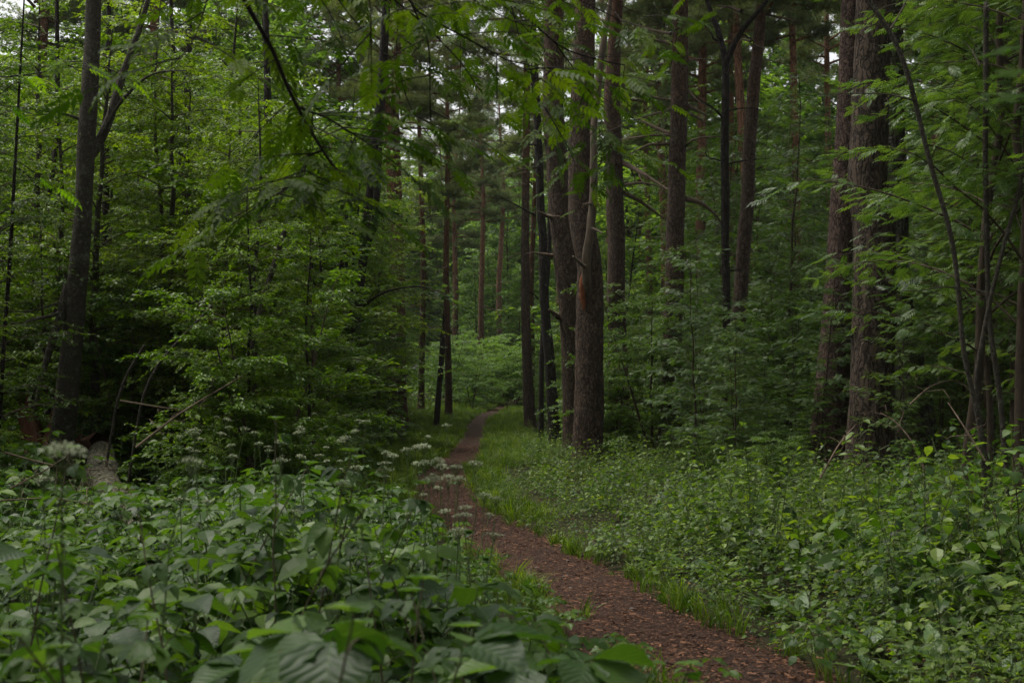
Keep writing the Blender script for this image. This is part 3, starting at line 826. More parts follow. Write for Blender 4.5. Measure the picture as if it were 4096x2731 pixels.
measured_tree('pine_tree', [(*c3(1260, 40), 15), (*c3(1255, 300), 16), (*c3(1250, 700), 17), (*c3(1235, 1100), 17.5), (*c3(1227, 1500), 18), (*c7(1222, 0), 18.5), (*c7(1212, 500), 19), (*c7(1195, 1000), 19), (*c7(1195, 1400), 22)],
    27.5, M['pine_bark'], 'straight dark-grey pine with long bare boughs reaching out on both sides', top=20, crown=0, seg=28, seed=7, step=.08,
    branches=[([c3(1185, 930), c3(1100, 895), c3(1000, 845), c3(960, 825)], 4.5, .6), ([c3(1180, 940), c3(1050, 940), c3(940, 960), c3(850, 970)], 3.5, .4), ([c3(1180, 1000), c3(1030, 1005), c3(950, 1050), c3(880, 1085)], 4, -.4),
              ([c3(1195, 300), c3(1100, 280), c3(1030, 255)], 4.5, .4), ([c3(1195, 440), c3(1080, 450), c3(960, 455)], 3, .5), ([c3(1190, 235), c3(1050, 205), c3(900, 160)], 3.5, 1.2),
              ([c3(1300, 730), c3(1370, 770), c3(1440, 800)], 6, .4), ([c3(1300, 790), c3(1360, 810), c3(1420, 840)], 4.5, .8), ([c3(1310, 630), c3(1370, 690), c3(1470, 745), c3(1555, 810)], 3.5, -1),
              ([c3(1290, 1380), c3(1400, 1410), c3(1480, 1470), c3(1550, 1560)], 6, .4), ([c3(1190, 760), c3(1060, 795), c3(900, 850), c3(740, 920)], 2.6, -3), ([c3(1310, 230), c3(1330, 180), c3(1420, 120)], 2.5, -1),
              ([c3(1310, 420), c3(1400, 405), c3(1540, 430)], 2.5, .6), ([c3(1300, 1010), c3(1340, 970), c3(1430, 950), c3(1530, 950)], 2.5, -1.5)])
measured_tree('forked_tree', [(*c3(1572, 430), 7), (*c3(1572, 600), 7.5), (*c3(1565, 1000), 8.5), (*c3(1570, 1500), 8.5), (*c7(1568, 100), 8), (*c7(1580, 600), 8), (*c7(1575, 1000), 9), (*c7(1560, 1400), 11)],
    24, M['dark_bark'], 'slim dark tree forking into a Y between two pines', seg=14, seed=9, step=.1, flare=1.2, rtop=1, bmat='dark_bark',
    branches=[([c3(1572, 440), c3(1545, 300), c3(1490, 120), c3(1440, 20), c3(1390, -300), c3(1370, -700)], 7, .6), ([c3(1572, 440), c3(1640, 280), c3(1740, 130), c3(1840, 50), c3(1990, -260), c3(2100, -700)], 6.5, -.5), ([c3(1590, 1140), c3(1700, 1115), c3(1900, 1100)], 2, -.6),
              ([c3(1540, 1120), c3(1430, 1090), c3(1440, 1000)], 1.8, -.4), ([c3(1550, 820), c3(1500, 760), c3(1380, 690), c3(1340, 640)], 2.5, -.5), ([c7(1600, 315), c7(1700, 310), c7(1740, 300)], 2, .3), ([c3(1595, 765), c3(1700, 750), c3(1850, 760)], 1.8, .7)])
measured_tree('pine_tree', [(*c3(1820, 60), 11), (*c3(1800, 300), 11.5), (*c3(1768, 600), 12.5), (*c3(1738, 1000), 13), (*c3(1720, 1500), 14), (*c7(1707, 0), 14), (*c7(1675, 500), 14), (*c7(1650, 800), 14), (*c7(1635, 1400), 18)],
    29, M['pine_bark'], 'pine leaning to one side behind the slim forked tree', top=19, crown=1, seg=24, seed=11, step=.1,
    branches=[([c3(1680, 80), c3(1620, 50), c3(1500, 40)], 4.5, .5), ([c3(1745, 290), c3(1690, 270), c3(1600, 235)], 3, .6), ([c3(1850, 100), c3(2000, 130), c3(2100, 155)], 3, -.6), ([c3(1840, 340), c3(1700, 280)], 2, -.8)])
# the cluster of big pines
measured_tree('pine_tree', [(*c4(705, 0), 20), (*c4(700, 300), 21), (*c4(680, 800), 22), (*c4(650, 1300), 24), (*c8(632, 0), 24), (*c8(610, 500), 27), (*c8(580, 1000), 32), (*c8(550, 1480), 38)],
    20.5, M['pine_bark_mid'], 'thick pine with reddish flaking bark on the path side of the big cluster', top=20, crown=2, seg=32, seed=13, step=.07, amp=.045)
measured_tree('pine_tree', [(*c4(860, 0), 34), (*c4(850, 400), 36), (*c4(830, 900), 37), (*c4(815, 1300), 39), (*c8(870, 0), 42), (*c8(872, 500), 43), (*c8(855, 1000), 43), (*c8(835, 1500), 46)],
    18.5, M['old_bark'], 'massive old pine with deep vertical bark furrows in the big cluster', top=21, crown=0, seg=40, seed=15, step=.06, amp=.06)
measured_tree('pine_tree', [(*c4(1010, 900), 20), (*c4(1015, 1200), 21), (*c4(1025, 1400), 22), (*c8(1025, 300), 24), (*c8(1040, 600), 28), (*c8(1080, 900), 34), (*c8(1120, 1200), 40), (*c8(1140, 1480), 46)],
    20.0, M['mossy_bark'], 'mossy lichen-spotted trunk with a broad swelling foot beside the massive pine', top=18, crown=1, seg=28, seed=17, step=.08, amp=.07)
# paler trunks nearer the bend
measured_tree('pine_tree', [(*c3(185, 830), 7), (*c3(180, 1200), 7.5), (*c3(178, 1500), 8), (*c7(175, 100), 8.5), (*c7(178, 600), 9), (*c7(190, 1000), 10), (*c7(203, 1260), 12)],
    44, M['pine_bark'], 'straight slender pine standing at the edge of the path bend', top=20, crown=2, seg=18, seed=19,
    branches=[([c3(205, 1290), c3(150, 1280), c3(90, 1275)], 2, -.5), ([c3(160, 1180), c3(60, 1160), c3(0, 1165)], 1.6, -1), ([c3(200, 1190), c3(120, 1215), c3(0, 1220)], 1.6, -1)])
measured_tree('dark_tree', [(*c3(245, 600), 8), (*c3(265, 900), 8), (*c3(275, 1200), 8), (*c3(285, 1500), 8.5), (*c7(297, 50), 8.5), (*c7(308, 500), 9), (*c7(350, 1000), 11), (*c7(375, 1380), 12)],
    33, M['dark_bark'], 'blackish crooked broadleaf trunk close to the leaning stubby pine', top=12, seg=16, seed=21, bmat='dark_bark',
    branches=[([c3(290, 1160), c3(200, 1170), c3(60, 1210)], 2, -1), ([c7(265, 510), c7(230, 470), c7(180, 460)], 2, -.6), ([c3(260, 1010), c3(150, 1000), c3(20, 985)], 2, -.8), ([c3(245, 1500), c3(120, 1430), c3(0, 1370)], 2.4, -1)])
measured_tree('dark_tree', [(*c7(290, 900), 5), (*c7(288, 1200), 5), (*c7(340, 200), 5), (*c7(345, 50), 5)],
    36, M['dark_bark'], 'thin dark stem half hidden behind the blackish crooked trunk', top=11, seg=12, seed=23)

# left side: grey forked tree and its neighbours
gt, _ = measured_tree('grey_tree', [(*c1(655, -100), 15), (*c1(648, 200), 15.5), (*c1(622, 700), 17), (*c1(600, 1000), 17.5), (*c1(580, 1500), 17.5), (*c5(575, 0), 18), (*c5(540, 400), 20), (*c5(505, 800), 21), (*c5(465, 1200), 23)],
    15, M['grey_bark'], 'smooth grey broadleaf trunk with pale lichen spots above the fallen log', top=11, seg=28, seed=25, amp=.03, bmat='grey_bark', step=.07,
    branches=[([c1(580, 1180), c1(640, 1060), c1(700, 980), c1(780, 790), c1(830, 600), c1(885, 430), c1(985, 170), c1(1060, -100), c1(1120, -500)], 11, .3), ([c1(715, 940), c1(800, 765), c1(900, 640), c1(1000, 545), c1(1100, 497), c1(1300, 490)], 4.5, -.6),
              ([c5(480, 420), c5(420, 640), c5(340, 880), c5(270, 1140), c5(240, 1300)], 12, -.3), ([c1(560, 830), c1(450, 790), c1(250, 765), c1(100, 740), c1(0, 735)], 3, -.8), ([c5(450, 520), c5(300, 580), c5(150, 605), c5(0, 600)], 3, -.8)])
for j, (pts, d, w, lab) in enumerate([
        ([c6(870, 10), c6(800, 180), c6(770, 450), c6(740, 620), c6(760, 1000), c6(766, 1340)], 25, 7, 'dark trunk with ascending side limbs left of the grassy bank'),
        ([c6(140, -60), c6(150, 200), c6(160, 560), c6(140, 800)], 21, 9.5, 'thick black trunk mostly buried in shrub leaves'),
        ([c6(665, 60), c6(640, 300), c6(600, 500), c6(580, 620)], 24, 6, 'leaning dark stem next to the trunk with ascending limbs'),
        ([c6(690, 120), c6(665, 330), c6(620, 640)], 25.5, 5, 'second leaning dark stem of the close pair'),
        ([c1(400, 520), c1(405, 800), c1(385, 1100), c1(320, 1480)], 19, 5, 'thin black stem behind the smooth grey trunk'),
        ([c1(1225, 680), c1(1240, 800), c1(1250, 960)], 22, 5, 'thin dark stem among the hazels, slanting a little'),
        ([c1(1310, 640), c1(1300, 900), c1(1300, 1300)], 23, 7, 'black straight stem in the hazel thicket'),
        ([c5(720, 900), c5(718, 1000), c5(715, 1180)], 20, 9, 'short-looking black trunk low in the gap behind the log'),
        ([c5(60, 400), c5(40, 640), c5(20, 960)], 14, 6, 'dark trunk at the thicket edge beside the grey tree'),
        ([c6(1340, 850), c6(1330, 1000), c6(1320, 1120)], 46, 8, 'dark stout trunk in the shade near the far grass bank'),
        ([c2(920, 480), c2(905, 700), c2(880, 900), c2(820, 1480)], 24, 8, 'dark crooked trunk behind the hanging rowan sprays')]):
    measured_tree('dark_tree', [(x, y, w * (.7 if j in (2, 3, 8, 9) else 1)) for x, y in pts], d, M['dark_bark'], lab, top=(4.0 if j == 9 else 6.5 if j in (2, 3, 8) else 9), rtop=(.12 if j in (2, 3, 8, 9) else .3), seg=14, seed=40 + j, bmat='dark_bark',
                  branches=[([c6(785, 180), c6(700, 30), c6(650, -150)], 3, .5), ([c6(760, 600), c6(860, 500), c6(1000, 440), c6(1220, 420), c6(1370, 480)], 3, -1.5), ([c6(765, 850), c6(900, 780), c6(1020, 690)], 2.5, -1)] if j == 0 else ())
for j, (pts, d, w, lab) in enumerate([
        ([c6(240, 40), c6(130, 400), c6(60, 600), c6(5, 900), c5(1700, 1050), c5(1630, 1290)], 14, 5.5, 'slanting grey sapling stem bare at its foot'),
        ([c5(1480, 560), c5(1200, 850), c5(1090, 960), c5(1000, 1120)], 13, 2.6, 'thin pole leaning steeply through the hazel leaves'),
        ([c5(1010, 830), c5(960, 900), c5(830, 1120)], 13.5, 2.6, 'short thin pole leaning low near the fallen log')]):
    measured_tree('leaning_sapling', [(x, y, w) for x, y in pts], d, M['grey_bark'], lab, 'sapling', seg=10, seed=60 + j, flare=1.1, rtop=.6)

# thin stems on the shaded side, right of the massive pine
rs = [([(3459, 0), (3568, 120), (3631, 287), (3660, 402), (3700, 574), (3746, 746), (3798, 895), (3827, 1072), (3844, 1302), (3855, 1445), (3885, 1540), (3913, 1646), (3924, 1761)], 5, 'curving rowan stem beside the mossy trunk, bare below'),
      ([(4090, 740), (4035, 900), (3990, 1080), (3948, 1245), (3922, 1400), (3893, 1525), (3915, 1650)], 4.5, 'rowan stem branching away from the curved one near its foot'),
      ([(3945, -60), (3943, 300), (3941, 700), (3947, 900), (3953, 1245), (3968, 1390), (4000, 1560), (4015, 1760)], 5.5, 'upright grey rowan stem bowed near the ground')]
for j, (pts, w, lab) in enumerate(rs):
    measured_tree('rowan_sapling', [(x / 4, y / 4, w) for x, y in pts], 11.5 + .3 * j, M['grey_bark'], lab, 'sapling', top=4.6, seg=12, seed=70 + j, flare=1.15, amp=.03,
                  branches=[([c4(1150, 700), c4(950, 650), c4(700, 650), c4(480, 660)], 2, -.8), ([c4(1210, 1000), c4(1400, 1050), c4(1620, 1190)], 2, .5), ([c8(1450, 430), c8(1300, 430), c8(1180, 460), c8(1050, 455)], 2, -.6), ([c4(980, 200), c4(1040, 100), c4(1090, 0)], 2.5, .3)] if j == 0 else
                  ([([c8(1650, 470), c8(1550, 440), c8(1440, 430)], 2.4, .3), ([c4(1600, 460), c4(1560, 370), c4(1490, 280)], 2.6, .4)] if j == 2 else ()), bmat='grey_bark')

def far_label(x, d, s):
    return f"{'thick' if s > 1.05 else 'slender' if s < .9 else 'straight'} reddish far-off pine near {near_mark(x, d)}"

# pines farther off, measured by column
FAR = [(30, 40, 13), (153, 38, 12), (334, 52, 7), (402, 50, 12), (391, 44, 10), (448, 58, 6.5), (421, 62, 6), (652, 50, 7), (666, 46, 9), (703, 42, 11), (744, 40, 11), (734, 46, 8), (532, 62, 6), (640, 60, 6),
       (300, 60, 8), (610, 64, 6), (795, 40, 9), (935, 38, 9), (960, 45, 9), (1000, 40, 10), (215, 55, 8), (90, 60, 9), (560, 75, 5), (480, 82, 6), (500, 95, 6), (455, 90, 6), (830, 52, 8), (880, 60, 8)]
rng = R_(200)
for i, (px, d, w) in enumerate(FAR):
    x = at(px, 380, d)[0]; s = (w / FPX * d) / .33; s = float(np.clip(s, .75, 1.25))
    spawn(PROTO['pine'][i % 4], 'pine_tree', (x, d, float(H(x, d))), far_label(x, d, s), 'tree', 'reddish pines standing deep in the wood', rng.uniform(0, 6.28), (s, s, rng.uniform(.9, 1.1)))
# more of the same pine wood, deep in and around
n = 0
placed = [(at(px, 380, d)[0], d) for px, d, w in FAR]
while n < 16:
    d = rng.uniform(45, 125); x = rng.uniform(-.5 * d, .5 * d)
    if abs(x - path_x(d)) < 9 or any((x - a) ** 2 + (d - b) ** 2 < 9 for a, b in placed): continue
    placed.append((x, d)); n += 1; s = rng.uniform(.85, 1.2)
    spawn(PROTO['pine'][n % 4], 'pine_tree', (x, d, float(H(x, d))), far_label(x, d, s), 'tree', 'reddish pines standing deep in the wood', rng.uniform(0, 6.28), s)

# ------------------------------------------------------------------ understory
def fill(kind, name, n, drange, xfun, label, cat, group, srange=(.8, 1.2), seed=0, mind=.9, tilt=.06, tier=None):
    rng = R_(300 + seed); got = []; tries = 0
    while len(got) < n and tries < 6000:
        tries += 1
        d = math.sqrt(rng.uniform(drange[0] ** 2, drange[1] ** 2))
        lo, hi = xfun(d)
        if hi <= lo: continue
        x = rng.uniform(lo, hi)
        if any((x - a) ** 2 + (d - b) ** 2 < mind ** 2 for a, b in got): continue
        if d < 16 and -.42 < x / d < -.19: continue       # the log and its stump stand free
        got.append((x, d)); p = PROTO[kind]; sc = rng.uniform(*srange)
        if tier: sc = float(np.clip(sc * (1.3 + .285 * d) / tier, .3, 1.25))      # tops rise with distance from the open verge
        size = ('smaller', 'middling', 'larger')[int(np.clip((sc - srange[0]) / (srange[1] - srange[0]) * 3, 0, 2))]
        spawn(p[len(got) % len(p)], name, (x, d, float(H(x, d)) - .02), f'{size} {label} near {near_mark(x, d)}', cat, group, rng.uniform(0, 6.28), sc, (rng.normal(0, tilt), rng.normal(0, tilt)))

PL = lambda gap: (lambda d: (-.39 * d - 1.5, float(path_x(d)) - gap - .6 * min(1, max(0, (d - 22) / 10))))
PR = lambda gap: (lambda d: (float(path_x(d)) + gap, .39 * d + 1.5))
fill('hazel', 'hazel_tree', 26, (11, 34), PL(3.2), 'hazel with layers of broad leaves', 'tree', 'hazels in the leafy thicket', (.4, .95), 1, 1.5, tier=9.5)
for i, (x, d, a) in enumerate([(-5.7, 12.2, .3), (-2.6, 14.6, 1.9), (-7.0, 15.2, 3.1), (-4.4, 17.6, 4.4)]):
    spawn(PROTO['tall_hazel'][i % 2], 'hazel_tree', (x, d, float(H(x, d))), f'high-crowned hazel with {("large", "glossy", "broad", "pale", "dense", "airy", "toothed")[i]} leaves above the fallen log', 'tree', 'high-crowned hazels above the log', a, (.55, .5, .7, .7)[i % 4])
fill('hazel', 'hazel_tree', 10, (14, 24), lambda d: (-.40 * d - .5, -.16 * d), 'airy hazel beside the grey trunk', 'tree', 'airy hazels beside the grey trunk', (.5, 1.0), 18, 1.3, tier=9.5)
fill('small_tree', 'small_leaved_tree', 46, (14, 58), PL(3.0), 'small-leaved young tree of the thicket', 'tree', 'young trees of the leafy thicket', (.35, .95), 2, 1.3, tier=7.5)
fill('small_tree', 'small_leaved_tree', 10, (38, 62), lambda d: (float(path_x(d)) - 5.0, float(path_x(d)) - 3.4), 'small-leaved tree overhanging the grass', 'tree', 'young trees leaning over the grassy bank', (.5, .9), 12, 1.5)
fill('shrub', 'leafy_shrub', 80, (11.5, 48), PL(2.9), 'dark leafy thicket shrub', 'shrub', 'shrubs of the leafy thicket', (.5, 1.0), 3, .9)
fill('shrub', 'leafy_shrub', 34, (12, 22), lambda d: (-.27 * d if d > 16 else -.185 * d, float(path_x(d)) - 1.9), 'low shrub at the open foot of the thicket', 'shrub', 'low shrubs at the foot of the thicket', (.38, .7), 19, .75)
fill('maple', 'young_maple', 30, (15, 48), PL(2.7), 'young maple with lobed leaves in tiers', 'sapling', 'young maples in the thicket', (.6, 1.2), 4, 1.2)
fill('maple', 'young_maple', 16, (19, 40), lambda d: (float(path_x(d)) - 5.0, float(path_x(d)) - 3.0), 'airy maple leaning over the bank', 'sapling', 'airy maples by the grassy bank', (1.1, 1.6), 16, 1.1, .1)
fill('small_tree', 'small_leaved_tree', 12, (17, 27), lambda d: (-.24 * d, -.11 * d), 'airy small-leaved tree before the dark stems', 'tree', 'airy trees before the dark stems', (.4, .75), 17, 1.2, tier=7.5)
fill('rowan', 'rowan_sapling', 34, (24, 42), PR(2.8), 'rowan sapling with pale feathered leaves', 'sapling', 'rowan saplings under the pines', (.7, 1.0), 5, .85)
fill('rowan', 'rowan_sapling', 36, (17.5, 25), lambda d: (float(path_x(d)) + 3.4, .39 * d + 1), 'short foreground rowan sapling', 'sapling', 'short rowans in front of the pines', (.38, .68), 14, .8)
fill('maple', 'young_maple', 16, (19, 36), PR(2.8), 'young maple under the pines', 'sapling', 'young maples under the pines', (.35, .75), 6, 1.2)
fill('shrub', 'leafy_shrub', 60, (23, 56), PR(2.4), 'dark leafy shrub under the pines', 'shrub', 'shrubs under the pines', (.6, 1.05), 7, 1.1)
fill('tall_rowan', 'rowan_tree', 40, (11.5, 30), lambda d: (.3 * d if d < 17 else .285 * d + .3, .42 * d + 2), 'rowan tree with dense feathered leaves', 'tree', 'rowans beyond the big pines', (.75, 1.15), 8, 1.0)
fill('tall_rowan', 'rowan_tree', 18, (31, 46), lambda d: (.13 * d, .235 * d), 'rowan tree with airy feathered leaves', 'tree', 'rowans behind the forked tree', (.75, 1.05), 13, 1.4)
fill('small_tree', 'small_leaved_tree', 30, (36, 64), PR(3.2), 'young leafy tree standing far back', 'tree', 'young trees far back under the pines', (.55, .95), 9, 1.8)
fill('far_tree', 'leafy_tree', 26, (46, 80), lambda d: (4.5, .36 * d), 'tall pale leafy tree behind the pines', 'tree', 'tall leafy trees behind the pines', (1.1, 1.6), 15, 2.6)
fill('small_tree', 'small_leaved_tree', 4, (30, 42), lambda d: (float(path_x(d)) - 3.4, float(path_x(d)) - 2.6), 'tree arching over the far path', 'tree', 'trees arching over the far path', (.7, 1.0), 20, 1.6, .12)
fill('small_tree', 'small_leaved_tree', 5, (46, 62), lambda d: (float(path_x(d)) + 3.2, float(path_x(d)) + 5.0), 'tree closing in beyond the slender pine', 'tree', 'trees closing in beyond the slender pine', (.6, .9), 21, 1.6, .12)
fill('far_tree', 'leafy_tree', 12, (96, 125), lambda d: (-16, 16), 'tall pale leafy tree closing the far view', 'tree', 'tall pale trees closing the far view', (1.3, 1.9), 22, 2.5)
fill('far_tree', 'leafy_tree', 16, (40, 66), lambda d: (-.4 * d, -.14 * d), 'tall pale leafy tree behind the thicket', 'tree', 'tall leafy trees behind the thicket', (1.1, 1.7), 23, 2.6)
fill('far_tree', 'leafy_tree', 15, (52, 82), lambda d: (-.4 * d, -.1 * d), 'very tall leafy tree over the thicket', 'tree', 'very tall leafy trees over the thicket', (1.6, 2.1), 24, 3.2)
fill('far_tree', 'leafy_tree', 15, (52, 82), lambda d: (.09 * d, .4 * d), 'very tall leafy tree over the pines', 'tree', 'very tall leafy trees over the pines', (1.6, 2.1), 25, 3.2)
fill('maple', 'young_maple', 9, (19, 23), lambda d: (float(path_x(d)) + 2.6, .33 * d), 'knee-high maple seedling at the pine feet', 'sapling', 'maple seedlings at the pine feet', (.2, .36), 26, .7)
fill('shrub', 'leafy_shrub', 7, (15, 19), lambda d: (.10 * d + .4, .2 * d), 'low bush in the herbs before the pines', 'shrub', 'low bushes in the herbs before the pines', (.18, .28), 27, .7)
fill('tall_hazel', 'hazel_tree', 7, (25, 42), lambda d: (float(path_x(d)) - 3.3, float(path_x(d)) - 2.1), 'hazel spreading over the grassy bank', 'tree', 'hazels spreading over the grassy bank', (.5, .78), 28, 1.6, .1)
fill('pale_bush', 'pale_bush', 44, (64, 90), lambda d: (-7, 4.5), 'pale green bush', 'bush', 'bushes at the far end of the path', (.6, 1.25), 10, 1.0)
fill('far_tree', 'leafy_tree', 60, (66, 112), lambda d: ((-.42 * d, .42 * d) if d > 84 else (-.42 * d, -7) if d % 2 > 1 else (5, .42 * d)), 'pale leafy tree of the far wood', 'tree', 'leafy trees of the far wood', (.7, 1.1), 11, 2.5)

for i, (kind, x, d, sc, a, w) in enumerate([('small_tree', -2.45, 12.8, .42, .5, 'low'), ('hazel', -2.95, 15.0, .42, 1.5, 'wide'), ('small_tree', -1.95, 14.0, .38, 2.6, 'loose'), ('hazel', -5.05, 12.4, .36, 3.3, 'drooping'), ('hazel', -5.3, 14.2, .5, 4.1, 'bushy'),
                                     ('maple', -3.55, 15.6, .9, 5.0, 'slim'), ('maple', -2.2, 15.8, 1.0, .2, 'upright'), ('hazel', -3.9, 16.6, .55, .8, 'dense'), ('shrub', -2.1, 12.2, .5, 1.1, 'knee-high'), ('shrub', -4.75, 11.4, .42, 2.2, 'sprawling'), ('shrub', -5.0, 17.4, .75, .4, 'shaded'), ('shrub', -4.2, 18.6, .8, 1.4, 'thick'), ('hazel', -5.6, 19.5, .5, 2.0, 'rounded'), ('shrub', -3.4, 17.6, .6, 3.0, 'ragged')]):
    nm = {'small_tree': 'small-leaved tree', 'hazel': 'hazel bush', 'maple': 'young maple', 'shrub': 'leafy shrub'}[kind]
    spawn(PROTO[kind][i % 2], {'small_tree': 'small_leaved_tree', 'hazel': 'hazel_bush', 'maple': 'young_maple', 'shrub': 'leafy_shrub'}[kind], (x, d, float(H(x, d)) - .02), f'{w} {nm} round the fallen log and slanting poles', 'bush' if kind in ('hazel', 'shrub') else 'sapling', 'bushes round the fallen log', a, sc)
# unseen trees added round the near end of the path to darken the foreground
for i, (x, y) in enumerate([(-4.2, -3), (4.6, -5), (-7, 2.5), (6.5, 4), (5.8, -1), (-2.5, -7), (3, -9), (8.5, -4), (-8, -6), (.3, -12)]):
    spawn(PROTO['pine'][i % 4], 'pine_tree', (x, y, float(H(x, y))), f'unseen pine added to shade the near end of the path, {["lone", "paired", "leaning", "thick", "slim"][i % 5]} and tall', 'tree', 'unseen pines added round the near end of the path', i * 1.3, 1.0)
for i, (x, y) in enumerate([(-5.0, 1.2), (-3.6, -2.6), (4.6, 1.0), (4.0, -3.2), (-8.8, 6.0), (6.4, 7.0), (1.0, -6.5), (-1.2, -5.0), (-5.5, -5.5), (6.5, -6)]):
    spawn(PROTO['hazel'][i % 2], 'hazel_tree', (x, y, float(H(x, y))), f'{["broad", "tall", "spreading", "leafy", "dense"][i % 5]} unseen hazel added to shade the near end of the path', 'tree', 'unseen hazels added round the near end of the path', i * 2.1, .85 + .05 * (i % 4))

# ------------------------------------------------------------------ ground cover that nobody could count
def herb_proto(rng, h, n_node, size, tm, leafmat, stemmat, name, spread=.9, trif=False):
    g = Geo()
    az = rng.uniform(0, 6.28)
    top = np.array([rng.normal(0, .05), rng.normal(0, .05), h])
    P = np.array([[0, 0, 0], top * [.4, .4, .55], top])
    tube(g, P, [.003, .0025, .0015], 3, 0, cap=False)
    for i in range(n_node):
        f = .25 + .75 * (i + .5) / n_node
        b = np.array([np.interp(f, [0, .55, 1], P[:, k]) for k in range(3)])
        az += 1.57 + rng.normal(0, .3)
        for sg in (0, math.pi):
            a = az + sg; pl = size * rng.uniform(.5, 1.3) * (1.25 - .6 * f)
            e = b + np.array([math.cos(a), math.sin(a), .45]) * pl
            tube(g, np.array([b, e]), .0012, 3, 0, cap=False)
            for da in ((-1.0, 0, 1.0) if trif else (0,)):
                Y = np.array([math.cos(a + da), math.sin(a + da), rng.uniform(-.35, .1)])
                place(g, tm, e[None], Y[None], np.array([[rng.normal(0, .3), rng.normal(0, .3), 1]]), size * rng.uniform(.75, 1.15) * (1.2 - .45 * f), rng.uniform(0, 1), 1)
    return g.mesh(name, [stemmat, leafmat], False)

def elder_proto(rng, h, n, size, leafmat, name):
    g = Geo()
    for i in range(n):
        a = rng.uniform(0, 6.28); hh = h * rng.uniform(.55, 1.05); r = rng.uniform(.05, .2)
        e = np.array([math.cos(a) * r, math.sin(a) * r, hh])
        tube(g, np.array([[0, 0, 0], e * [.35, .35, .6], e]), [.003, .0025, .002], 3, 0, cap=False)
        v = rng.uniform(0, 1)
        for da, l in ((0, 1.0), (1.15, .9), (-1.15, .9), (2.0, .7), (-2.0, .7)):
            dr = rng.uniform(-.4, .05)
            Y = np.array([math.cos(a + da), math.sin(a + da), dr])
            place(g, LEAF_OV, (e + Y * .015)[None], Y[None], np.array([[rng.normal(0, .25), rng.normal(0, .25), 1]]), size * l * rng.uniform(.8, 1.15), v * .7 + .3 * rng.uniform(), 1)
    return g.mesh(name, [M['stem'], leafmat], False)

def grass_proto(rng, n, ln, name):
    g = Geo()
    for i in range(n):
        a = rng.uniform(0, 6.28); r = rng.uniform(0, .09); l = ln * rng.uniform(.5, 1.15); w = rng.uniform(.0025, .005); lean = rng.uniform(.1, .9)
        b = np.array([math.cos(a * 3) * r, math.sin(a * 3) * r, 0]); d = np.array([math.cos(a), math.sin(a), 0]); s = np.array([-d[1], d[0], 0]) * w
        p1 = b + d * l * lean * .25 + [0, 0, l * .55]; p2 = b + d * l * lean + [0, 0, l * (1 - .35 * lean)]
        va = np.zeros((5, 3)); va[:, 2] = rng.uniform()
        g.add([b - s, b + s, p1 + s, p1 - s, p2], [(0, 1, 2), (0, 2, 3), (3, 2, 4)], va)
    return g.mesh(name, [M['grass']], False)

HERB = [herb_proto(R_(400 + i), h, n, sz, LEAF_OV, M['herb'], M['stem'], 'herb', trif=tr) for i, (h, n, sz, tr) in enumerate([(.32, 5, .07, False), (.22, 4, .08, False), (.26, 3, .07, True), (.4, 6, .068, False), (.18, 3, .075, True), (.48, 6, .075, False)])]
HERB += [herb_proto(R_(410 + i), h, n, sz, tm, M[mt], M['stem'], 'herb', trif=tr) for i, (h, n, sz, tm, mt, tr) in enumerate([(.5, 9, .05, LEAF_NARROW, 'grass', False), (.3, 4, .09, LEAF_ROUND, 'elder', False), (.2, 3, .045, LEAF_ROUND, 'maple', True), (.62, 8, .06, LEAF_OV, 'herb', False)])]
ELDER = [elder_proto(R_(420 + i), h, n, .085, M['elder'], 'elder') for i, (h, n) in enumerate([(.42, 5), (.5, 6), (.36, 5), (.55, 5), (.3, 6)])]
GRASS = [grass_proto(R_(440 + i), 26, l, 'grass') for i, l in enumerate((.2, .3, .26))]
SEED = [elder_proto(R_(450 + i), h, 4, .06, M['shrub'], 'seedling') for i, h in enumerate((.25, .4, .6))]

def points(rng, n, drange, xlo, xhi, dens):
    d = rng.uniform(*drange, n); u = rng.uniform(0, 1, n)
    lo, hi = xlo(d), xhi(d)
    span = np.maximum(hi - lo, 0); x = lo + u * span
    ok = (rng.uniform(0, span.max(), n) < span) & (rng.uniform(0, 1, n) < dens(x, d))
    return x[ok], d[ok]

def lay(name, rng, x, d, protos, weights, smin, smax, tilt, label, cat, grow_=0.0, zoff=0.0):
    n = len(x)
    P = np.c_[x, d, H(x, d) + zoff]
    rot = np.c_[rng.normal(0, tilt, n), rng.normal(0, tilt, n), rng.uniform(0, 6.28, n)]
    scl = rng.uniform(smin, smax, n) * (1 + grow_ * np.clip((d - 10) / 30, 0, 1))
    idx = rng.choice(len(protos), n, p=np.array(weights) / sum(weights))
    return scatter(name, P, rot, scl, idx, protos, label, cat)

FL = lambda d: -.39 * d - 1.2
FR = lambda d: .39 * d + 1.2
def edge_l(d): return path_x(d) - PATH_W
def edge_r(d): return path_x(d) + PATH_W

rng = R_(500)
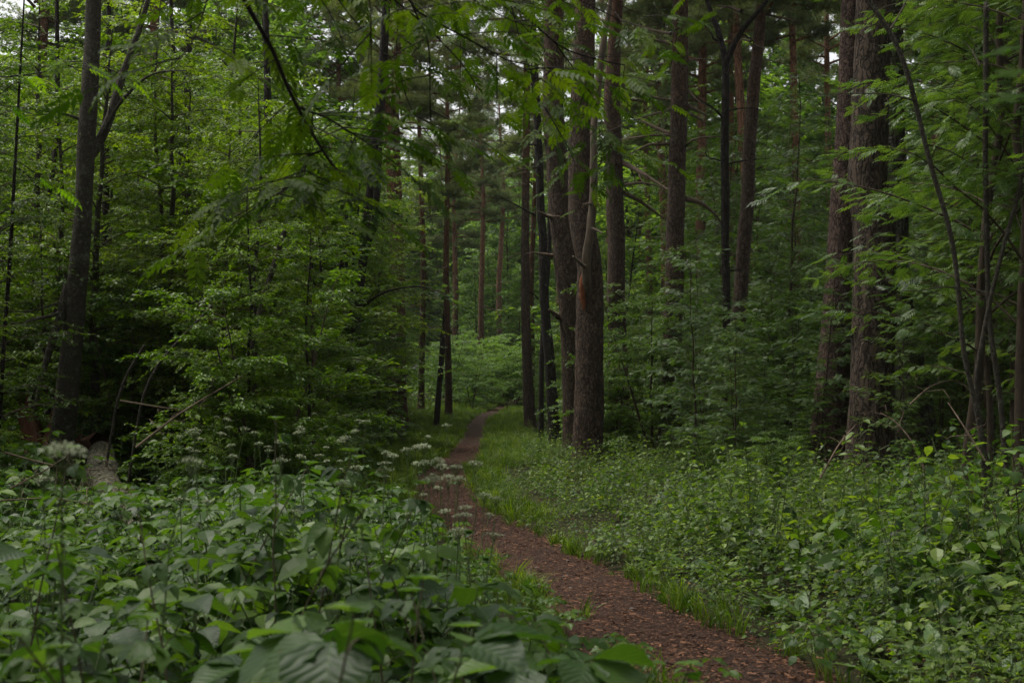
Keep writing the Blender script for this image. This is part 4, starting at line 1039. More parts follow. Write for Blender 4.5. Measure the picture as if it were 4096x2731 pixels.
# path-side of the pines: low herbs right up to the trodden edge
x, d = points(rng, 64000, (4.0, 42), lambda d: edge_r(d) - .12 + .10 * np.abs(vnoise(d * 1.1, 4.4)), FR, lambda x, d: np.clip(9 / d, .16, 1) * np.clip((x - edge_r(d)) / .3 + .3, 0, 1))
far_off = np.clip((x - edge_r(d)) / 1.2, .5, 1)
n = len(x); P = np.c_[x, d, H(x, d)]
patch = vnoise(x * .9, d * .7, 2.0)
far_off = far_off * (1 + .42 * vnoise(x * 1.6, d * 1.1, 6.0))
idx = np.where(patch > .15, rng.choice([0, 3, 5, 6, 9], n), rng.choice([1, 2, 4, 0, 7, 8], n))
p2 = vnoise(x * 2.3, d * 1.8, 11.0)
idx = np.where(p2 > .35, rng.choice([7, 7, 3, 9], n), np.where(p2 < -.4, rng.choice([2, 4, 8, 6], n), idx))
scatter('herb_carpet', P, np.c_[rng.normal(0, .22, n), rng.normal(0, .22, n), rng.uniform(0, 6.28, n)], rng.uniform(.5, 1.55, n) * np.minimum(far_off, 1.15) * (1 - .35 * np.clip((d - 11) / 9, 0, 1)), idx, HERB, 'dense low green herbs covering the ground from the path to the pines', 'herbs')
# ground elder on the other side
x, d = points(rng, 14500, (2.6, 34), FL, lambda d: edge_l(d) - .05 - .35 * np.abs(vnoise(d * .9, 7.7)) - np.clip((d - 13) / 4, 0, 1) * .9, lambda x, d: np.clip(8 / d, .16, 1))
n = len(x)
h = np.clip((edge_l(d) - x) / .9, .45, 1) * np.where(d < 4, .85, 1) * np.where((np.abs(x / d + .28) < .055) & (d > 3.5) & (d < 15), np.where(d < 11.8, .86, .55), 1)
scatter('ground_elder_carpet', np.c_[x, d, H(x, d)], np.c_[rng.normal(0, .1, n), rng.normal(0, .1, n), rng.uniform(0, 6.28, n)], rng.uniform(.55, 1.4, n) * h * (1 + .25 * vnoise(x * 1.3, d * 1.1, 9.0)) * (1 + .3 * np.clip((d - 8) / 20, 0, 1)), rng.choice(5, n), ELDER, 'dense ground elder leaves covering the floor between the log and the path', 'herbs')
# grass along both verges and on the bank at the bend
def grass_d(x, d):
    o = np.minimum(np.abs(x - edge_l(d)), np.abs(x - edge_r(d)))
    near = np.clip(1 - o / (.3 + .25 * vnoise(d * 1.7, 1.0)), 0, 1) * np.clip(11 / d, .3, 1)
    bank = ((x < path_x(d)) & (d > 19) & (o < 1.6)) | ((x > path_x(d)) & (d > 24) & (o < 1.3)) | ((x > path_x(d)) & (d > 15) & (o < .45)) | ((d > 52) & (o < 5))
    inside = np.abs(x - path_x(d)) < PATH_W * (.84 + .3 * vnoise(d * 2.3, np.sign(x - path_x(d)) * 3.3))
    return np.where(inside, 0, np.maximum(near * .8, bank * np.clip(22 / d, .3, .8)))
x, d = points(rng, 42000, (4, 74), lambda d: path_x(d) - np.where(d < 18, 1.2, 2.6) - np.where(d > 50, 3.5, 0), lambda d: path_x(d) + np.where(d < 12, 1.2, 2.0) + np.where(d > 50, 3.5, 0), grass_d)
lay('verge_grass', rng, x, d, GRASS, [1, 1, 1], .3, .9, .3, 'fresh green grass along the path edges and on the bank by the bend', 'grass', .35)
# dim floor plants under the thicket and between the trunks
x, d = points(rng, 9000, (13, 75), FL, lambda d: edge_l(d) - 2.2, lambda x, d: np.clip(20 / d, .25, 1))
x2, d2 = points(rng, 9000, (26, 75), lambda d: edge_r(d) + 1.8, FR, lambda x, d: np.clip(26 / d, .25, 1))
lay('thicket_seedlings', rng, np.r_[x, x2], np.r_[d, d2], SEED, [1, 1, 1], .8, 1.7, .12, 'dark leafy seedlings covering the shaded floor under the trees', 'seedlings', .5)

x, d = points(rng, 420, (112, 170), lambda d: -.45 * d, lambda d: .45 * d, lambda x, d: 1.0 + 0 * x)
lay('far_wood', rng, x, d, [p[-1][1] for p in PROTO['far_tree']], [1, 1], 1.5, 2.6, .03, 'distant mass of pale green woodland closing the view', 'wood')
# litter on the path
def litter():
    rng = R_(520); g = Geo(); n = 60000
    d = 5.2 + 30 * rng.uniform(0, 1, n) ** 1.8; u = np.where(rng.uniform(0, 1, n) < .72, rng.uniform(-1.1, 1.1, n), rng.uniform(-2.6, 2.6, n))
    x = path_x(d) + u * PATH_W * 1.08
    P = np.c_[x, d, H(x, d) + np.where(np.abs(u) < 1.12, .022 - .02 * np.minimum(np.abs(u), 1) ** 4, .012) + rng.uniform(0, .008, n) + np.where(np.abs(u) > 1.12, .03 * vnoise(x * 2, d * 2), 0)]
    a = rng.uniform(0, 6.28, n)
    T = Tmpl([(-.12, -.5, 0), (.12, -.5, .05), (.1, .5, .1), (-.1, .5, -.02)], [(0, 1, 2), (0, 2, 3)], [(0, 0)] * 4)
    place(g, T, P, np.c_[np.cos(a), np.sin(a), rng.normal(0, .12, n)], np.c_[rng.normal(0, .3, n), rng.normal(0, .3, n), np.ones(n)], rng.choice([.008, .014, .022, .04], n, p=[.4, .35, .2, .05]), rng.uniform(0, 1, n) ** 1.6)
    o = obj('path_litter', g.mesh('path_litter', [M['chip']], False)); tag(o, 'brown bark chips and needles strewn over the trodden path', 'litter', kind='stuff')
litter()

# ------------------------------------------------------------------ plants one can tell apart
def basis(P, Y, Nn, s):
    Y = Vector(Y).normalized(); X = Y.cross(Vector(Nn)).normalized(); Z = X.cross(Y)
    m = Matrix((X, Y, Z)).transposed().to_4x4() @ Matrix.Diagonal((s, s, s, 1))
    m.translation = Vector(P)
    return m

def leaf_mesh(T, mat, var, name):
    g = Geo(); a = np.zeros((len(T.v), 3)); a[:, :2] = T.uv; a[:, 2] = var
    g.add(T.v, T.f, a)
    return g.mesh(name, [mat], True)

CANE_LEAF = [leaf_mesh(big_leaf(w, dr, fo, .06), M['cane'], v, 'bramble_leaf') for w, dr, fo, v in [(.40, .3, .3, .2), (.44, .45, .2, .6), (.36, .2, .45, .9), (.46, .5, .15, .4)]]
ELD_LEAF = [leaf_mesh(big_leaf(w, dr, fo, .05), M['cane'], v, 'ground_elder_leaf') for w, dr, fo, v in [(.36, .25, .3, .1), (.42, .4, .2, .5), (.33, .15, .4, .8)]]
DOCK_LEAF = [leaf_mesh(big_leaf(w, dr, fo, .03), M['dock'], v, 'dock_leaf') for w, dr, fo, v in [(.2, .35, .3, .3), (.24, .5, .25, .8)]]
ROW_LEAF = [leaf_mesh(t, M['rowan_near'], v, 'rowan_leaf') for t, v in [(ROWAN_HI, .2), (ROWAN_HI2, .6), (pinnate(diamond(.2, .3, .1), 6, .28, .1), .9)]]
YROW_LEAF = [leaf_mesh(t, M['mapler'], v, 'rowan_leaf') for t, v in [(ROWAN_HI, .2), (ROWAN_HI2, .8)]]

def cane_proto(rng, h, nl, size, lean, tri=True):
    """tall bramble or nettle-like stem with toothed leaves, each leaf a mesh of its own"""
    g = Geo(); parts = []
    a0 = rng.uniform(0, 6.28)
    s = np.linspace(0, 1, 9)
    P = np.c_[math.cos(a0) * lean * s ** 2 * h, math.sin(a0) * lean * s ** 2 * h, h * s * (1 - .12 * lean * s)]
    P[1:, :2] += np.cumsum(rng.normal(0, .006, (8, 2)), 0)
    tube(g, P, .0045 * (1 - .6 * s), 5, 0, cap=False)
    leaves = []
    az = rng.uniform(0, 6.28)
    for i in range(nl):
        f = .32 + .68 * (i + .3) / nl
        az += 2.4 + rng.normal(0, .25)
        b = np.array([np.interp(f, s, P[:, k]) for k in range(3)])
        pl = size * rng.uniform(.5, 1.0) * (1.3 - .9 * f)
        e = b + np.array([math.cos(az), math.sin(az), .5]) * pl
        tube(g, np.array([b, (b + e) / 2 + [0, 0, .006], e]), .0016, 4, 0, cap=False)
        k = size * (1.15 - .45 * f) * rng.uniform(.85, 1.2)
        for da, l in (((0, 1.0), (1.2, .8), (-1.2, .8)) if tri else ((0, 1.0),)):
            Y = (math.cos(az + da), math.sin(az + da), rng.uniform(-.55, .0))
            leaves.append(('leaf', CANE_LEAF[rng.integers(4)], basis(e, Y, (rng.normal(0, .2), rng.normal(0, .2), 1), k * l)))
    for q in range(3):                                   # the young top leaves
        a = az + 2.1 * q
        leaves.append(('leaf', CANE_LEAF[2], basis(P[-1], (math.cos(a), math.sin(a), .35), (0, 0, 1), size * .5)))
    parts.append(('stem', g.mesh('bramble_stem', [M['redstem']], True), None))
    return parts + leaves
CANE = [cane_proto(R_(600 + i), h, nl, sz, le) for i, (h, nl, sz, le) in enumerate([(.95, 7, .085, .25), (.85, 7, .075, .4), (1.0, 8, .07, .15), (.75, 6, .085, .5)])]
NETTLE = [cane_proto(R_(620 + i), h, nl, sz, le, False) for i, (h, nl, sz, le) in enumerate([(.95, 13, .085, .12), (.8, 11, .08, .2), (.7, 10, .075, .1)])]

def elder_plant(rng, h, n, size):
    g = Geo(); leaves = []
    for i in range(n):
        a = rng.uniform(0, 6.28) if i else 0.3; hh = h * rng.uniform(.6, 1.05); r = rng.uniform(.05, .22)
        e = np.array([math.cos(a) * r, math.sin(a) * r, hh])
        tube(g, np.array([[0, 0, 0], e * [.3, .3, .6], e]), [.0035, .003, .002], 4, 0, cap=False)
        for da, l in ((0, 1.05), (1.15, .95), (-1.15, .95)):
            Y = (math.cos(a + da), math.sin(a + da), rng.uniform(-.4, .08))
            leaves.append(('leaf', ELD_LEAF[rng.integers(3)], basis(e + np.array(Y) * .012, Y, (rng.normal(0, .22), rng.normal(0, .22), 1), size * l * rng.uniform(.8, 1.15))))
    return [('stem', g.mesh('ground_elder_stem', [M['stem']], True), None)] + leaves
ELDP = [elder_plant(R_(640 + i), h, n, sz) for i, (h, n, sz) in enumerate([(.55, 5, .10), (.65, 4, .125), (.48, 4, .085), (.6, 5, .11), (.42, 5, .12)])]

def umbel_plant(rng, h):
    g = Geo(); s = np.linspace(0, 1, 7)
    P = np.c_[np.cumsum(rng.normal(0, .012, (7, 2)), 0), h * s]; P[0, :2] = 0
    tube(g, P, .0035 * (1 - .45 * s), 5, 0, cap=False)
    stem = g.mesh('umbel_stem', [M['stem']], True)
    u = Geo(); top = P[-1]
    for j in range(16):
        a = 2.4 * j; r = .036 * math.sqrt((j + .5) / 16); z = .042 - 9 * r * r
        e = top + np.array([math.cos(a) * r, math.sin(a) * r, z])
        tube(u, np.array([top, e]), .0008, 3, 0, cap=False)
        m = 15; q = rng.normal(0, 1, (m, 3)); q = norm(q) * rng.uniform(.3, 1, (m, 1)) * [.011, .011, .006]
        T = flat_diamond(.5, 0, .5)
        aa = rng.uniform(0, 6.28, m)
        place(u, T, e + q, np.c_[np.cos(aa), np.sin(aa), rng.normal(0, .3, m)], np.c_[rng.normal(0, .3, (m, 2)), np.ones(m)], rng.uniform(.004, .007, m), rng.uniform(0, 1, m), 1)
    um = u.mesh('umbel', [M['stem'], M['floret']], False)
    parts = [('stem', stem, None), ('umbel', um, None)]
    for f in (.45, .72):
        b = np.array([np.interp(f, s, P[:, k]) for k in range(3)]); a = rng.uniform(0, 6.28)
        for da in (-.9, 0, .9):
            parts.append(('leaf', ELD_LEAF[rng.integers(3)], basis(b + [0, 0, .01], (math.cos(a + da), math.sin(a + da), .15 - abs(da) * .3), (0, 0, 1), .055 if f > .6 else .075)))
    return parts
UMB = [umbel_plant(R_(660 + i), h) for i, h in enumerate((.92, .82, .98, .74))]

def dock_plant(rng, n, ln):
    parts = []
    for i in range(n):
        a = 2.4 * i + rng.normal(0, .3); up = rng.uniform(.5, 1.6)
        parts.append(('leaf', DOCK_LEAF[i % 2], basis((math.cos(a) * .02, math.sin(a) * .02, .02), (math.cos(a), math.sin(a), up), (-math.cos(a) * up, -math.sin(a) * up, 1), ln * rng.uniform(.65, 1.1))))
    g = Geo(); tube(g, [[0, 0, -.02], [0, 0, .06], [.004, 0, .12]], [.012, .009, .004], 6, 0)
    return [('base', g.mesh('dock_base', [M['stem']], True), None)] + parts
DOCK = [dock_plant(R_(680 + i), 7 + i, .2 + .04 * i) for i in range(3)]

rng = R_(700)
# near ground elder, brambles and umbels on the camera's side of the path
def near_x(d): return float(np.interp(d, [1.8, 3, 4, 5, 6.5, 9, 12, 16], [.1, .16, .16, .0, .05, -.3, -.8, -1.75]))
got = []
while len(got) < 150:
    d = 1.9 + 6.3 * rng.uniform() ** .75; x = rng.uniform(-.37 * d - .3, near_x(d))
    if any((x - a) ** 2 + (d - b) ** 2 < .017 for a, b in got): continue
    got.append((x, d))
    zmax = 1.3 - 205 / FPX * d                       # keep the view over them open
    s = min(rng.uniform(.85, 1.3), zmax / .62)
    spawn(ELDP[len(got) % 5], 'ground_elder', (x, d, float(H(x, d))), f"{'large' if s > 1.05 else 'small'} broad-leaved ground elder plant {'at the path edge' if near_x(d) - x < .7 else 'among the umbel stems' if d > 5.5 else 'between the bramble canes'}", 'plant', 'ground elder plants in the foreground', rng.uniform(0, 6.28), s, (rng.normal(0, .08), rng.normal(0, .08)))
cane_px = [(296, 578, 2.2), (205, 602, 2.5), (120, 560, 3.0), (40, 610, 2.6), (395, 590, 2.9), (480, 600, 3.0), (560, 632, 3.3), (610, 618, 3.9), (455, 640, 2.8), (330, 640, 2.7), (150, 650, 2.5), (250, 500, 3.6),
           (305, 462, 4.2), (350, 480, 4.4), (277, 432, 4.6), (60, 545, 3.2), (390, 540, 4.0), (180, 520, 3.4), (520, 655, 3.0), (100, 640, 2.6), (640, 650, 3.6), (330, 455, 5.2), (20, 470, 4.0), (220, 470, 5.0), (440, 560, 4.2)]
for i, (px, py, d) in enumerate(cane_px):
    p = at(px, py, d); k = i % 4; h0 = (.95, .85, 1.0, .75)[k]
    lab = f"{'tall' if p[2] > .95 else 'short'} bramble cane with toothed leaves {'at the path edge' if px > 430 else 'among the umbel stems' if d > 3.5 else 'before the fallen log' if px < 180 else 'in the near leaf carpet'}"
    if i == 0: lab = 'bramble cane with the biggest pale blurred leaves close to the camera'
    if i == 7: lab = 'bramble shoot reaching out over the brown path'
    if i == 14: lab = 'bramble cane topped by a bright yellow-green leaf among the umbels'
    spawn(CANE[k], 'bramble_cane', (p[0], d, float(H(p[0], d))), lab, 'plant', 'bramble canes in the foreground' if i not in (0, 7, 14) else None, rng.uniform(0, 6.28), (1, 1, max(.5, (p[2]) / h0)) if i != 0 else (1.05, 1.05, p[2] / h0))
umb_px = [(8, 414, 2.6), (122, 462, 3.6), (50, 498, 3.4), (74, 490, 4.2), (410, 478, 5.0), (448, 466, 5.6), (455, 474, 5.4), (450, 482, 5.3), (300, 498, 4.2), (440, 497, 5.6), (470, 522, 5.0), (395, 455, 6.0)]
for k in range(10):
    umb_px.append((rng.uniform(395, 482), rng.uniform(452, 548), rng.uniform(4.8, 7.5)))
while len(umb_px) < 95:
    d = rng.uniform(5.5, 15.5); x = rng.uniform(-.34 * d, near_x(d) - .1)
    z = rng.uniform(.7, 1.12)
    if abs(x / d + .285) < .05 and d > 5: continue
    umb_px.append((512 + x / d * FPX, 392 - (z - 1.3) / d * FPX, d))
for i, (px, py, d) in enumerate(umb_px):
    p = at(px, py, d); k = i % 4; h0 = (.96, .86, 1.02, .78)[k]; sz = np.clip(p[2] / h0, .75, 1.25)
    lab = f"{'tall' if p[2] > .9 else 'short'} creamy umbel flower {'beside the fallen log' if p[0] < -.2 * d and d > 8 else 'at the path edge' if near_x(d) - p[0] < .8 else 'in the dense ground elder' if d < 10 else 'at the foot of the thicket'}"
    if i == 0: lab = 'large blurred creamy umbel on a tall stem in front of the broken stump'
    if i == 1: lab = 'pale umbel on a tall stem in front of the fallen log'
    spawn(UMB[k], 'umbel_flower', (p[0], d, float(H(p[0], d))), lab, 'flower', 'umbel flowers over the ground elder' if i > 1 else None, rng.uniform(0, 6.28), (float(q0 := rng.uniform(.6, 1.05)), float(q0), sz), (rng.normal(0, .1), rng.normal(0, .1)))
# taller nettle-like herbs near the big pines, and among the low herbs
for i in range(112):
    if i < 46 or i >= 70: d = rng.uniform(7.5, 15.5); x = rng.uniform(.24 * d, .39 * d); z = rng.uniform(.6, 1.0) * np.clip((x / d - .2) / .09, .45, 1)
    else: d = rng.uniform(11, 22); x = rng.uniform(float(edge_r(d)) + .8, .3 * d); z = rng.uniform(.4, .7)
    k = i % 3
    lab = f"{'tall' if z > .7 else 'short'} nettle-like herb in the stand {'before the massive pine' if x < .32 * d else 'before the bowed rowan stems'}" if not 46 <= i < 70 else 'single leafy herb stem poking out of the low green carpet'
    spawn(NETTLE[k], 'nettle', (x, d, float(H(x, d))), lab, 'plant', 'nettles before the big pines' if not 46 <= i < 70 else 'tall herbs in the low carpet', rng.uniform(0, 6.28), float(z / (.95, .8, .7)[k]), (rng.normal(0, .1), rng.normal(0, .1)))
for i, (px, py) in enumerate([(905, 622), (868, 640), (940, 655), (985, 640), (800, 605), (770, 598), (842, 598), (720, 570), (690, 560), (640, 545), (905, 575), (960, 600), (1000, 672), (880, 672), (660, 552)]):
    d = 1.3 * FPX / (py + 14 - 392); p = at(px, py, d)
    lab = 'rosette of upright oblong dock leaves at the path edge'
    spawn(DOCK[i % 3], 'dock_plant', (p[0], d, float(H(p[0], d))), lab, 'plant', 'dock rosettes beside the path', rng.uniform(0, 6.28), rng.uniform(.75, 1.1))

# pebbles and cones lying on the path
peb = []
for i in range(3):
    g = Geo(); rr = R_(710 + i); ph, th = np.meshgrid(np.linspace(0, math.pi, 6), np.arange(8) * math.pi / 4, indexing='ij')
    V = np.stack([np.sin(ph) * np.cos(th), np.sin(ph) * np.sin(th) * .75, np.cos(ph) * .5], -1)
    V = V * (1 + .18 * vnoise(V[..., 0] * 2 + i * 9, V[..., 1] * 2, V[..., 2] * 2))[..., None]
    a = np.arange(5)[:, None] * 8; b = np.arange(8)[None]; c = (b + 1) % 8
    g.add(V.reshape(-1, 3), np.stack([a + b, a + c, a + 8 + c, a + 8 + b], -1).reshape(-1, 4))
    peb.append(g.mesh('pebble', [M['pebble']], True))
for i in range(18):
    d = 5.6 + 9 * rng.uniform() ** 1.5; u = rng.uniform(-.9, .95); x = float(path_x(d)) + u * PATH_W
    o = obj('pebble', peb[i % 3]); o.location = (x, d, float(H(x, d)) + .022); o.rotation_euler = (0, 0, rng.uniform(0, 6.28)); s = rng.uniform(.008, .022); o.scale = (s, s, s)
    tag(o, 'small pale pebble half sunk in the trodden path', 'stone', 'pebbles on the path')

# ------------------------------------------------------------------ fallen log, broken stump, dead sticks
def fallen_log():
    d0, d1 = 9.8, 15.0
    A = at(146, 492, d0); B = at(98, 452, d1)
    A[2] = .16; B[2] = .66
    t = thing('fallen_log', (A[0], A[1], 0), 'pale lichen-covered fallen log lying between the ground elder', 'log')
    n = 60; s = np.linspace(0, 1, n)
    P = A + (B - A) * s[:, None] + np.c_[.05 * np.sin(s * 7), 0 * s, .05 * np.sin(s * 5 + 1)] - np.array([A[0], A[1], 0])
    r = .10 + .045 * s + .03 * np.exp(-((s - .8) / .07) ** 2)
    g = Geo(); tube(g, P, r, 24, 0, .09, 7, 3, 'both')
    obj('trunk', g.mesh('log_trunk', [M['log']], True), t)
    g = Geo(); k = slice(6, 40)
    ss = np.linspace(0, 1, 34); env = np.sin(np.pi * np.clip(ss, .02, .98)) ** .35
    tube(g, P[k] + np.c_[.06 + 0 * ss, 0 * ss, .03 + 0 * ss] * env[:, None], r[k] * .8 * env, 16, 0, .16, 20, 9, 'both')
    obj('moss', g.mesh('log_moss', [M['moss']], True), t)
    g = Geo(); e = P[-1]
    tube(g, np.array([e + [-.02, .05, .05], e + [-.3, .25, .06], e + [-.62, .5, .3]]), [.16, .11, .05], 10, 0, .3, 14, 5)
    obj('splintered_end', g.mesh('log_end', [M['stump']], True), t)
fallen_log()

def stump():
    d = 15.6; b = at(48, 470, d); b[2] = float(H(b[0], d))
    t = thing('broken_stump', b, 'tall reddish rotten stump splintered where the log broke off', 'stump')
    seg, n = 18, 16
    ang = np.arange(seg) * 2 * math.pi / seg
    topz = .75 + .35 * vnoise(np.cos(ang) * 2.4 + 3, np.sin(ang) * 2.4) + .25 * vnoise(np.cos(ang) * 7, np.sin(ang) * 7) + .55 * np.exp(-((ang - 2.4) / .3) ** 2) + .3 * np.exp(-((ang - 3.4) / .2) ** 2)
    for r0, mt, nm in ((.24, M['stump'], 'shell'), (.15, M['redwood'], 'heartwood')):
        z = np.linspace(-.1, 1, n)[:, None] * topz[None] * (1 if r0 > .2 else .7)
        rr = (r0 + .12 * np.exp(-(z + .1) / .18)) * (1 + .1 * vnoise(np.cos(ang)[None] * 4, np.sin(ang)[None] * 4, z * 3)) - .04 * z
        V = np.stack([np.cos(ang)[None] * rr - .12 * z, np.sin(ang)[None] * rr, z], -1)
        i = np.arange(n - 1)[:, None] * seg; j = np.arange(seg)[None]; k = (j + 1) % seg
        g = Geo(); g.add(V.reshape(-1, 3), np.stack([i + j, i + k, i + seg + k, i + seg + j], -1).reshape(-1, 4))
        g.add(np.vstack([V[-1], [V[-1].mean(0) - [0, 0, .25]]]), np.array([[q, (q + 1) % seg, seg] for q in range(seg)]))
        obj(nm, g.mesh('stump_' + nm, [mt], True), t)
stump()
sticks = [([(136, 447), (179, 413), (243, 375)], 11.5, 2.6, 'long thin dead pole slanting up out of the umbels'), ([(4, 452), (40, 462), (80, 470), (118, 468)], 9, 2.5, 'bleached dead twig lying across the brush beside the log'),
          ([(10, 488), (45, 470), (72, 452)], 9, 2.2, 'crooked grey twig poking up from the brush beside the log'), ([(0, 500), (50, 497), (100, 505)], 8.5, 2, 'low grey twig flat over the leaves near the log foot'),
          ([(60, 440), (75, 465), (92, 490)], 9.4, 2.4, 'thin dead twig hanging down steeply next to the log'), ([(120, 400), (180, 410), (245, 398)], 12, 2, 'thin reddish twig lying level above the umbels'),
          ([(820, 478), (838, 445), (850, 430)], 12, 2.5, 'pale curved dead twig in front of the massive pine foot'), ([(985, 460), (960, 420), (948, 402)], 11, 2.5, 'pale broken twig before the bowed rowan stem'),
          ([(925, 470), (912, 440), (895, 420), (880, 412)], 12.5, 2.5, 'arched brown dead twig before the mossy trunk'), ([(910, 404), (930, 385), (955, 378), (975, 392)], 12.5, 2, 'arching bare grey twig beside the mossy foot')]
for i, (pl, d, w, lab) in enumerate(sticks):
    P = interp_poly(np.array([at(px, py, d + .15 * k) for k, (px, py) in enumerate(pl)]), 16)
    b = P[0].copy(); g = Geo(); s = np.linspace(0, 1, 16)
    tube(g, P - b, w / 2 / FPX * d * (1 - .6 * s), 6, 0, .15, 12, i)
    rg = R_(730 + i)
    for q in range(5):
        k = rg.integers(3, 15); C = (P - b)[k] + np.cumsum(np.vstack([[0, 0, 0], rg.normal(0, .05, (4, 3)) + (P[k] - P[k - 1]) * .5]), 0)
        tube(g, C, w / 4 / FPX * d * np.array([.7, .6, .5, .35, .2]), 4, 0, cap=False)
    o = obj('dead_stick', g.mesh('dead_stick', [M['dead_wood']], True)); o.location = b; tag(o, lab, 'stick')

# ------------------------------------------------------------------ near rowans and maple hanging into the view
def hanging_tree(name, base, top, branches, label, leafset, ln, nleaf, seed, bark='dark_twig', twl=(.2, .5)):
    """branches: world polylines with their width; they start at the trunk's top"""
    rng = R_(seed); base = np.array(base, float); base[2] = float(H(base[0], base[1]))
    t = thing(name, base, label, 'tree')
    W = np.array([[*base, .06], [*(base * .5 + np.array(top) * .5 + [.05, 0, 0]), .05], [*top, .035]])
    Q = interp_poly(W, 30); g = Geo(); tube(g, Q[:, :3] - base, Q[:, 3], 12, 0, .05, 5, seed)
    obj('trunk', g.mesh(name + '_trunk', [M['grey_bark']], True), t)
    spots, bobs = [], []
    for bi, (poly, r0, frm) in enumerate(branches):
        P = np.array(poly)
        Q = interp_poly(P, 12 * len(P)); s = np.linspace(0, 1, len(Q))
        g = Geo(); tube(g, Q - base, r0 * (1 - .75 * s), 6, 0, .06, 9, bi, cap=False)
        L = np.linalg.norm(np.diff(Q, axis=0), axis=1).sum()
        vis = [k for k in range(len(Q)) if s[k] >= frm]
        nt_ = max(3, int(len(vis) * .28))
        for q in range(nt_):
            k = vis[min(len(vis) - 1, int((q + rng.uniform()) / nt_ * len(vis)))]
            dv = norm(Q[min(k + 1, len(Q) - 1)] - Q[k - 1])
            sg = 1 if q % 2 else -1
            sidev = norm(np.cross(dv, [0, 0, 1]) * sg + rng.normal(0, .35, 3) + dv * .5) * [1, 1, .45] + [0, 0, -.05]
            l2 = rng.uniform(*twl)
            C = Q[k] + sidev * np.linspace(0, l2, 5)[:, None] + np.array([0, 0, -.12]) * (np.linspace(0, 1, 5) ** 2)[:, None] * l2
            tube(g, C - base, .0028 * (1 - np.linspace(0, .6, 5)), 4, 0, cap=False)
            for u in np.arange(.3, 1.05, .09 / l2):
                p = np.array([np.interp(u, np.linspace(0, 1, 5), C[:, j]) for j in range(3)])
                sd_ = norm(np.cross(sidev, [0, 0, 1])) * rng.choice([-1, 1]) * rng.uniform(.3, 1.2)
                spots.append((p - base, norm(sidev + sd_ + rng.normal(0, .25, 3)) * [1, 1, .5] + [0, 0, rng.uniform(-.45, .05)], bi))
        bobs.append(obj('branch', g.mesh(name + '_branch', [M[bark]], True), t))
    rng.shuffle(spots)
    for p, Y, bi in spots[:nleaf]:
        obj('leaf', leafset[rng.integers(len(leafset))], bobs[bi], basis(p, Y, (rng.normal(0, .25), rng.normal(0, .25), 1), ln * rng.uniform(.75, 1.2)))
    return t

T1 = (-1.75, 3.9, 3.4)
def br(d0, d1, pts, r0, frm, lead):
    n = len(pts)
    return ([*lead] + [tuple(at(px, py, d0 + (d1 - d0) * k / (n - 1))) for k, (px, py) in enumerate(pts)], r0, frm)
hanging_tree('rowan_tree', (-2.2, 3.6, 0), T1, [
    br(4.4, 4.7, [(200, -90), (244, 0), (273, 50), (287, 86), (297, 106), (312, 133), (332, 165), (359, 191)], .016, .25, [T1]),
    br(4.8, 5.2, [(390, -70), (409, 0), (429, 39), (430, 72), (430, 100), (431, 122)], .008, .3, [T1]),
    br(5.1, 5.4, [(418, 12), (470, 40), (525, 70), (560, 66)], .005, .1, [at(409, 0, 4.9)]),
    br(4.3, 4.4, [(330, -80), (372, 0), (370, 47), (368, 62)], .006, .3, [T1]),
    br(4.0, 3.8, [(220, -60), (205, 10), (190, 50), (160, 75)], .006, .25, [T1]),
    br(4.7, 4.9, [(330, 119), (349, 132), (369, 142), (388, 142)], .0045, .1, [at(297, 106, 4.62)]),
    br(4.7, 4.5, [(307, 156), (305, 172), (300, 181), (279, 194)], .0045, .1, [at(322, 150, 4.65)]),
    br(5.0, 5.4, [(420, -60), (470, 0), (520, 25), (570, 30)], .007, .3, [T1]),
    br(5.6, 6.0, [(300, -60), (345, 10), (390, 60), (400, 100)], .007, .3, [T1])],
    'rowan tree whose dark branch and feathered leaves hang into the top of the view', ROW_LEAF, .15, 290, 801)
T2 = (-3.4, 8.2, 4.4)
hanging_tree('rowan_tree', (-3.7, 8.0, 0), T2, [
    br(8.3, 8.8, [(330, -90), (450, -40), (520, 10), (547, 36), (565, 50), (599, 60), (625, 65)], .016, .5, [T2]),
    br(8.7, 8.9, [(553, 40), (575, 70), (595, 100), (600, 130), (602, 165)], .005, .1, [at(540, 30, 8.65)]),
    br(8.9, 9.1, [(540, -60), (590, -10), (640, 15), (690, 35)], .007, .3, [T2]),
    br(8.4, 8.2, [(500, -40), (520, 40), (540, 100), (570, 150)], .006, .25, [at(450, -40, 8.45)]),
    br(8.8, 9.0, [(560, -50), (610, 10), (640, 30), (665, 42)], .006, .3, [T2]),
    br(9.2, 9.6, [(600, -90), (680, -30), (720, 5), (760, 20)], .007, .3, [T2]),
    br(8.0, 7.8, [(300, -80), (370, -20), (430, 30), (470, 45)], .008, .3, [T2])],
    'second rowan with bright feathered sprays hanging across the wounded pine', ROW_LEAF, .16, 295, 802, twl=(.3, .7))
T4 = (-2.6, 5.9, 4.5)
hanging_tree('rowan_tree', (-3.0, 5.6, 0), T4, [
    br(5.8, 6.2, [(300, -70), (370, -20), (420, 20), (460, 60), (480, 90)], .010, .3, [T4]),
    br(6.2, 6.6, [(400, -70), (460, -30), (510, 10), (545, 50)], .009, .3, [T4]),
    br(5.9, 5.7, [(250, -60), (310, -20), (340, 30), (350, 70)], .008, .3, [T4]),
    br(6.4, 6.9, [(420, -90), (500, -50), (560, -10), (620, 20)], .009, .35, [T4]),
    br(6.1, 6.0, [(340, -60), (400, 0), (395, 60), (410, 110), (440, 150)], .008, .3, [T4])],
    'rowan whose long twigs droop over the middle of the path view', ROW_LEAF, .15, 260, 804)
T3 = (-3.1, 6.6, 3.6)
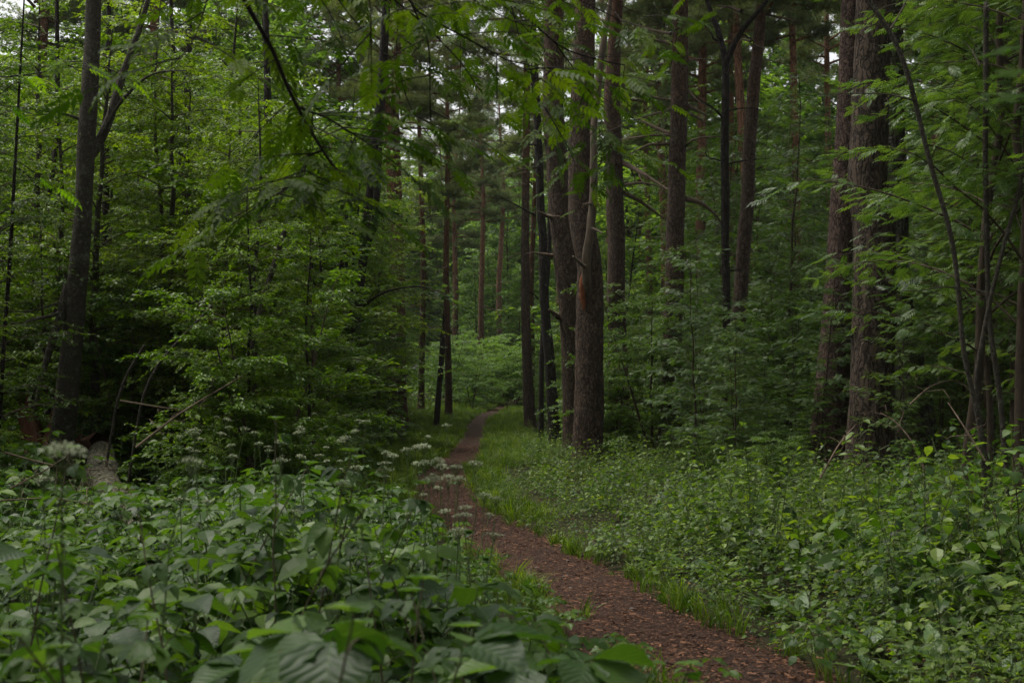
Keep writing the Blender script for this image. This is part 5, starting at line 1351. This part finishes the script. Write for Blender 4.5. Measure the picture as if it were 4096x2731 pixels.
hanging_tree('rowan_tree', (-3.3, 6.5, 0), T3, [
    br(6.3, 6.2, [(-40, 60), (0, 78), (45, 72), (80, 62), (110, 68)], .007, .2, [T3]),
    br(6.5, 6.4, [(-60, 150), (0, 160), (30, 150)], .006, .3, [T3])],
    'rowan with yellow-green feathered sprays reaching past the grey trunk', YROW_LEAF, .12, 60, 803, twl=(.15, .3))
MAP_LEAF = [leaf_mesh(PALM, M['mapler'], v, 'maple_leaf') for v in (.2, .8)]
def near_maple():
    base = np.array([2.1, 2.6, float(H(2.1, 2.6))])
    t = thing('maple_tree', base, 'maple with a few bright translucent lobed leaves hanging close to the lens', 'tree')
    g = Geo(); tube(g, np.array([[0, 0, -.1], [-.03, 0, 1.2], [.02, -.05, 2.4], [0, 0, 3.6]]), [.045, .038, .03, .015], 10, 0, .05, 5, 1)
    obj('trunk', g.mesh('maple_trunk', [M['grey_bark']], True), t)
    tip = at(1020, 60, 2.5)
    g = Geo(); P = interp_poly(np.array([[0, 0, 2.2], [-.6, -.05, 2.25], tip - base + [.12, 0, .06]]), 12)
    tube(g, P, .007 * (1 - .7 * np.linspace(0, 1, 12)), 6, 0, cap=False)
    obj('branch', g.mesh('maple_branch', [M['dark_twig']], True), t)
    for i, (px, py, d, a) in enumerate([(1016, 46, 2.45, 2.7), (1020, 70, 2.5, 3.3), (1021, 94, 2.55, 3.0), (1055, 60, 2.5, 2.2), (1065, 90, 2.6, 4.0), (1080, 30, 2.6, 1.2)]):
        p = at(px, py, d) - base
        obj('leaf', MAP_LEAF[i % 2], t, basis(p, (math.cos(a), math.sin(a) * .5, -.2), (.1, -.35, 1), .085))
near_maple()

# ------------------------------------------------------------------ thin damp air between the far trees
def haze():
    g = Geo()
    x0, x1, y0, y1, z0, z1 = -206, 206, -46, 388, -1.6, 33
    V = [(x, y, z) for z in (z0, z1) for y in (y0, y1) for x in (x0, x1)]
    g.add(V, [(0, 2, 3, 1), (4, 5, 7, 6), (0, 1, 5, 4), (2, 6, 7, 3), (0, 4, 6, 2), (1, 3, 7, 5)])
    m, nt, out = nodes_of('haze_air')
    v = N(nt, 'ShaderNodeVolumePrincipled', Density=.0002); v.inputs['Color'].default_value = (.86, .92, .84, 1); v.inputs['Anisotropy'].default_value = .3
    nt.links.new(v.outputs[0], out.inputs['Volume'])
    o = obj('haze', g.mesh('haze', [m])); tag(o, kind='stuff')
haze()
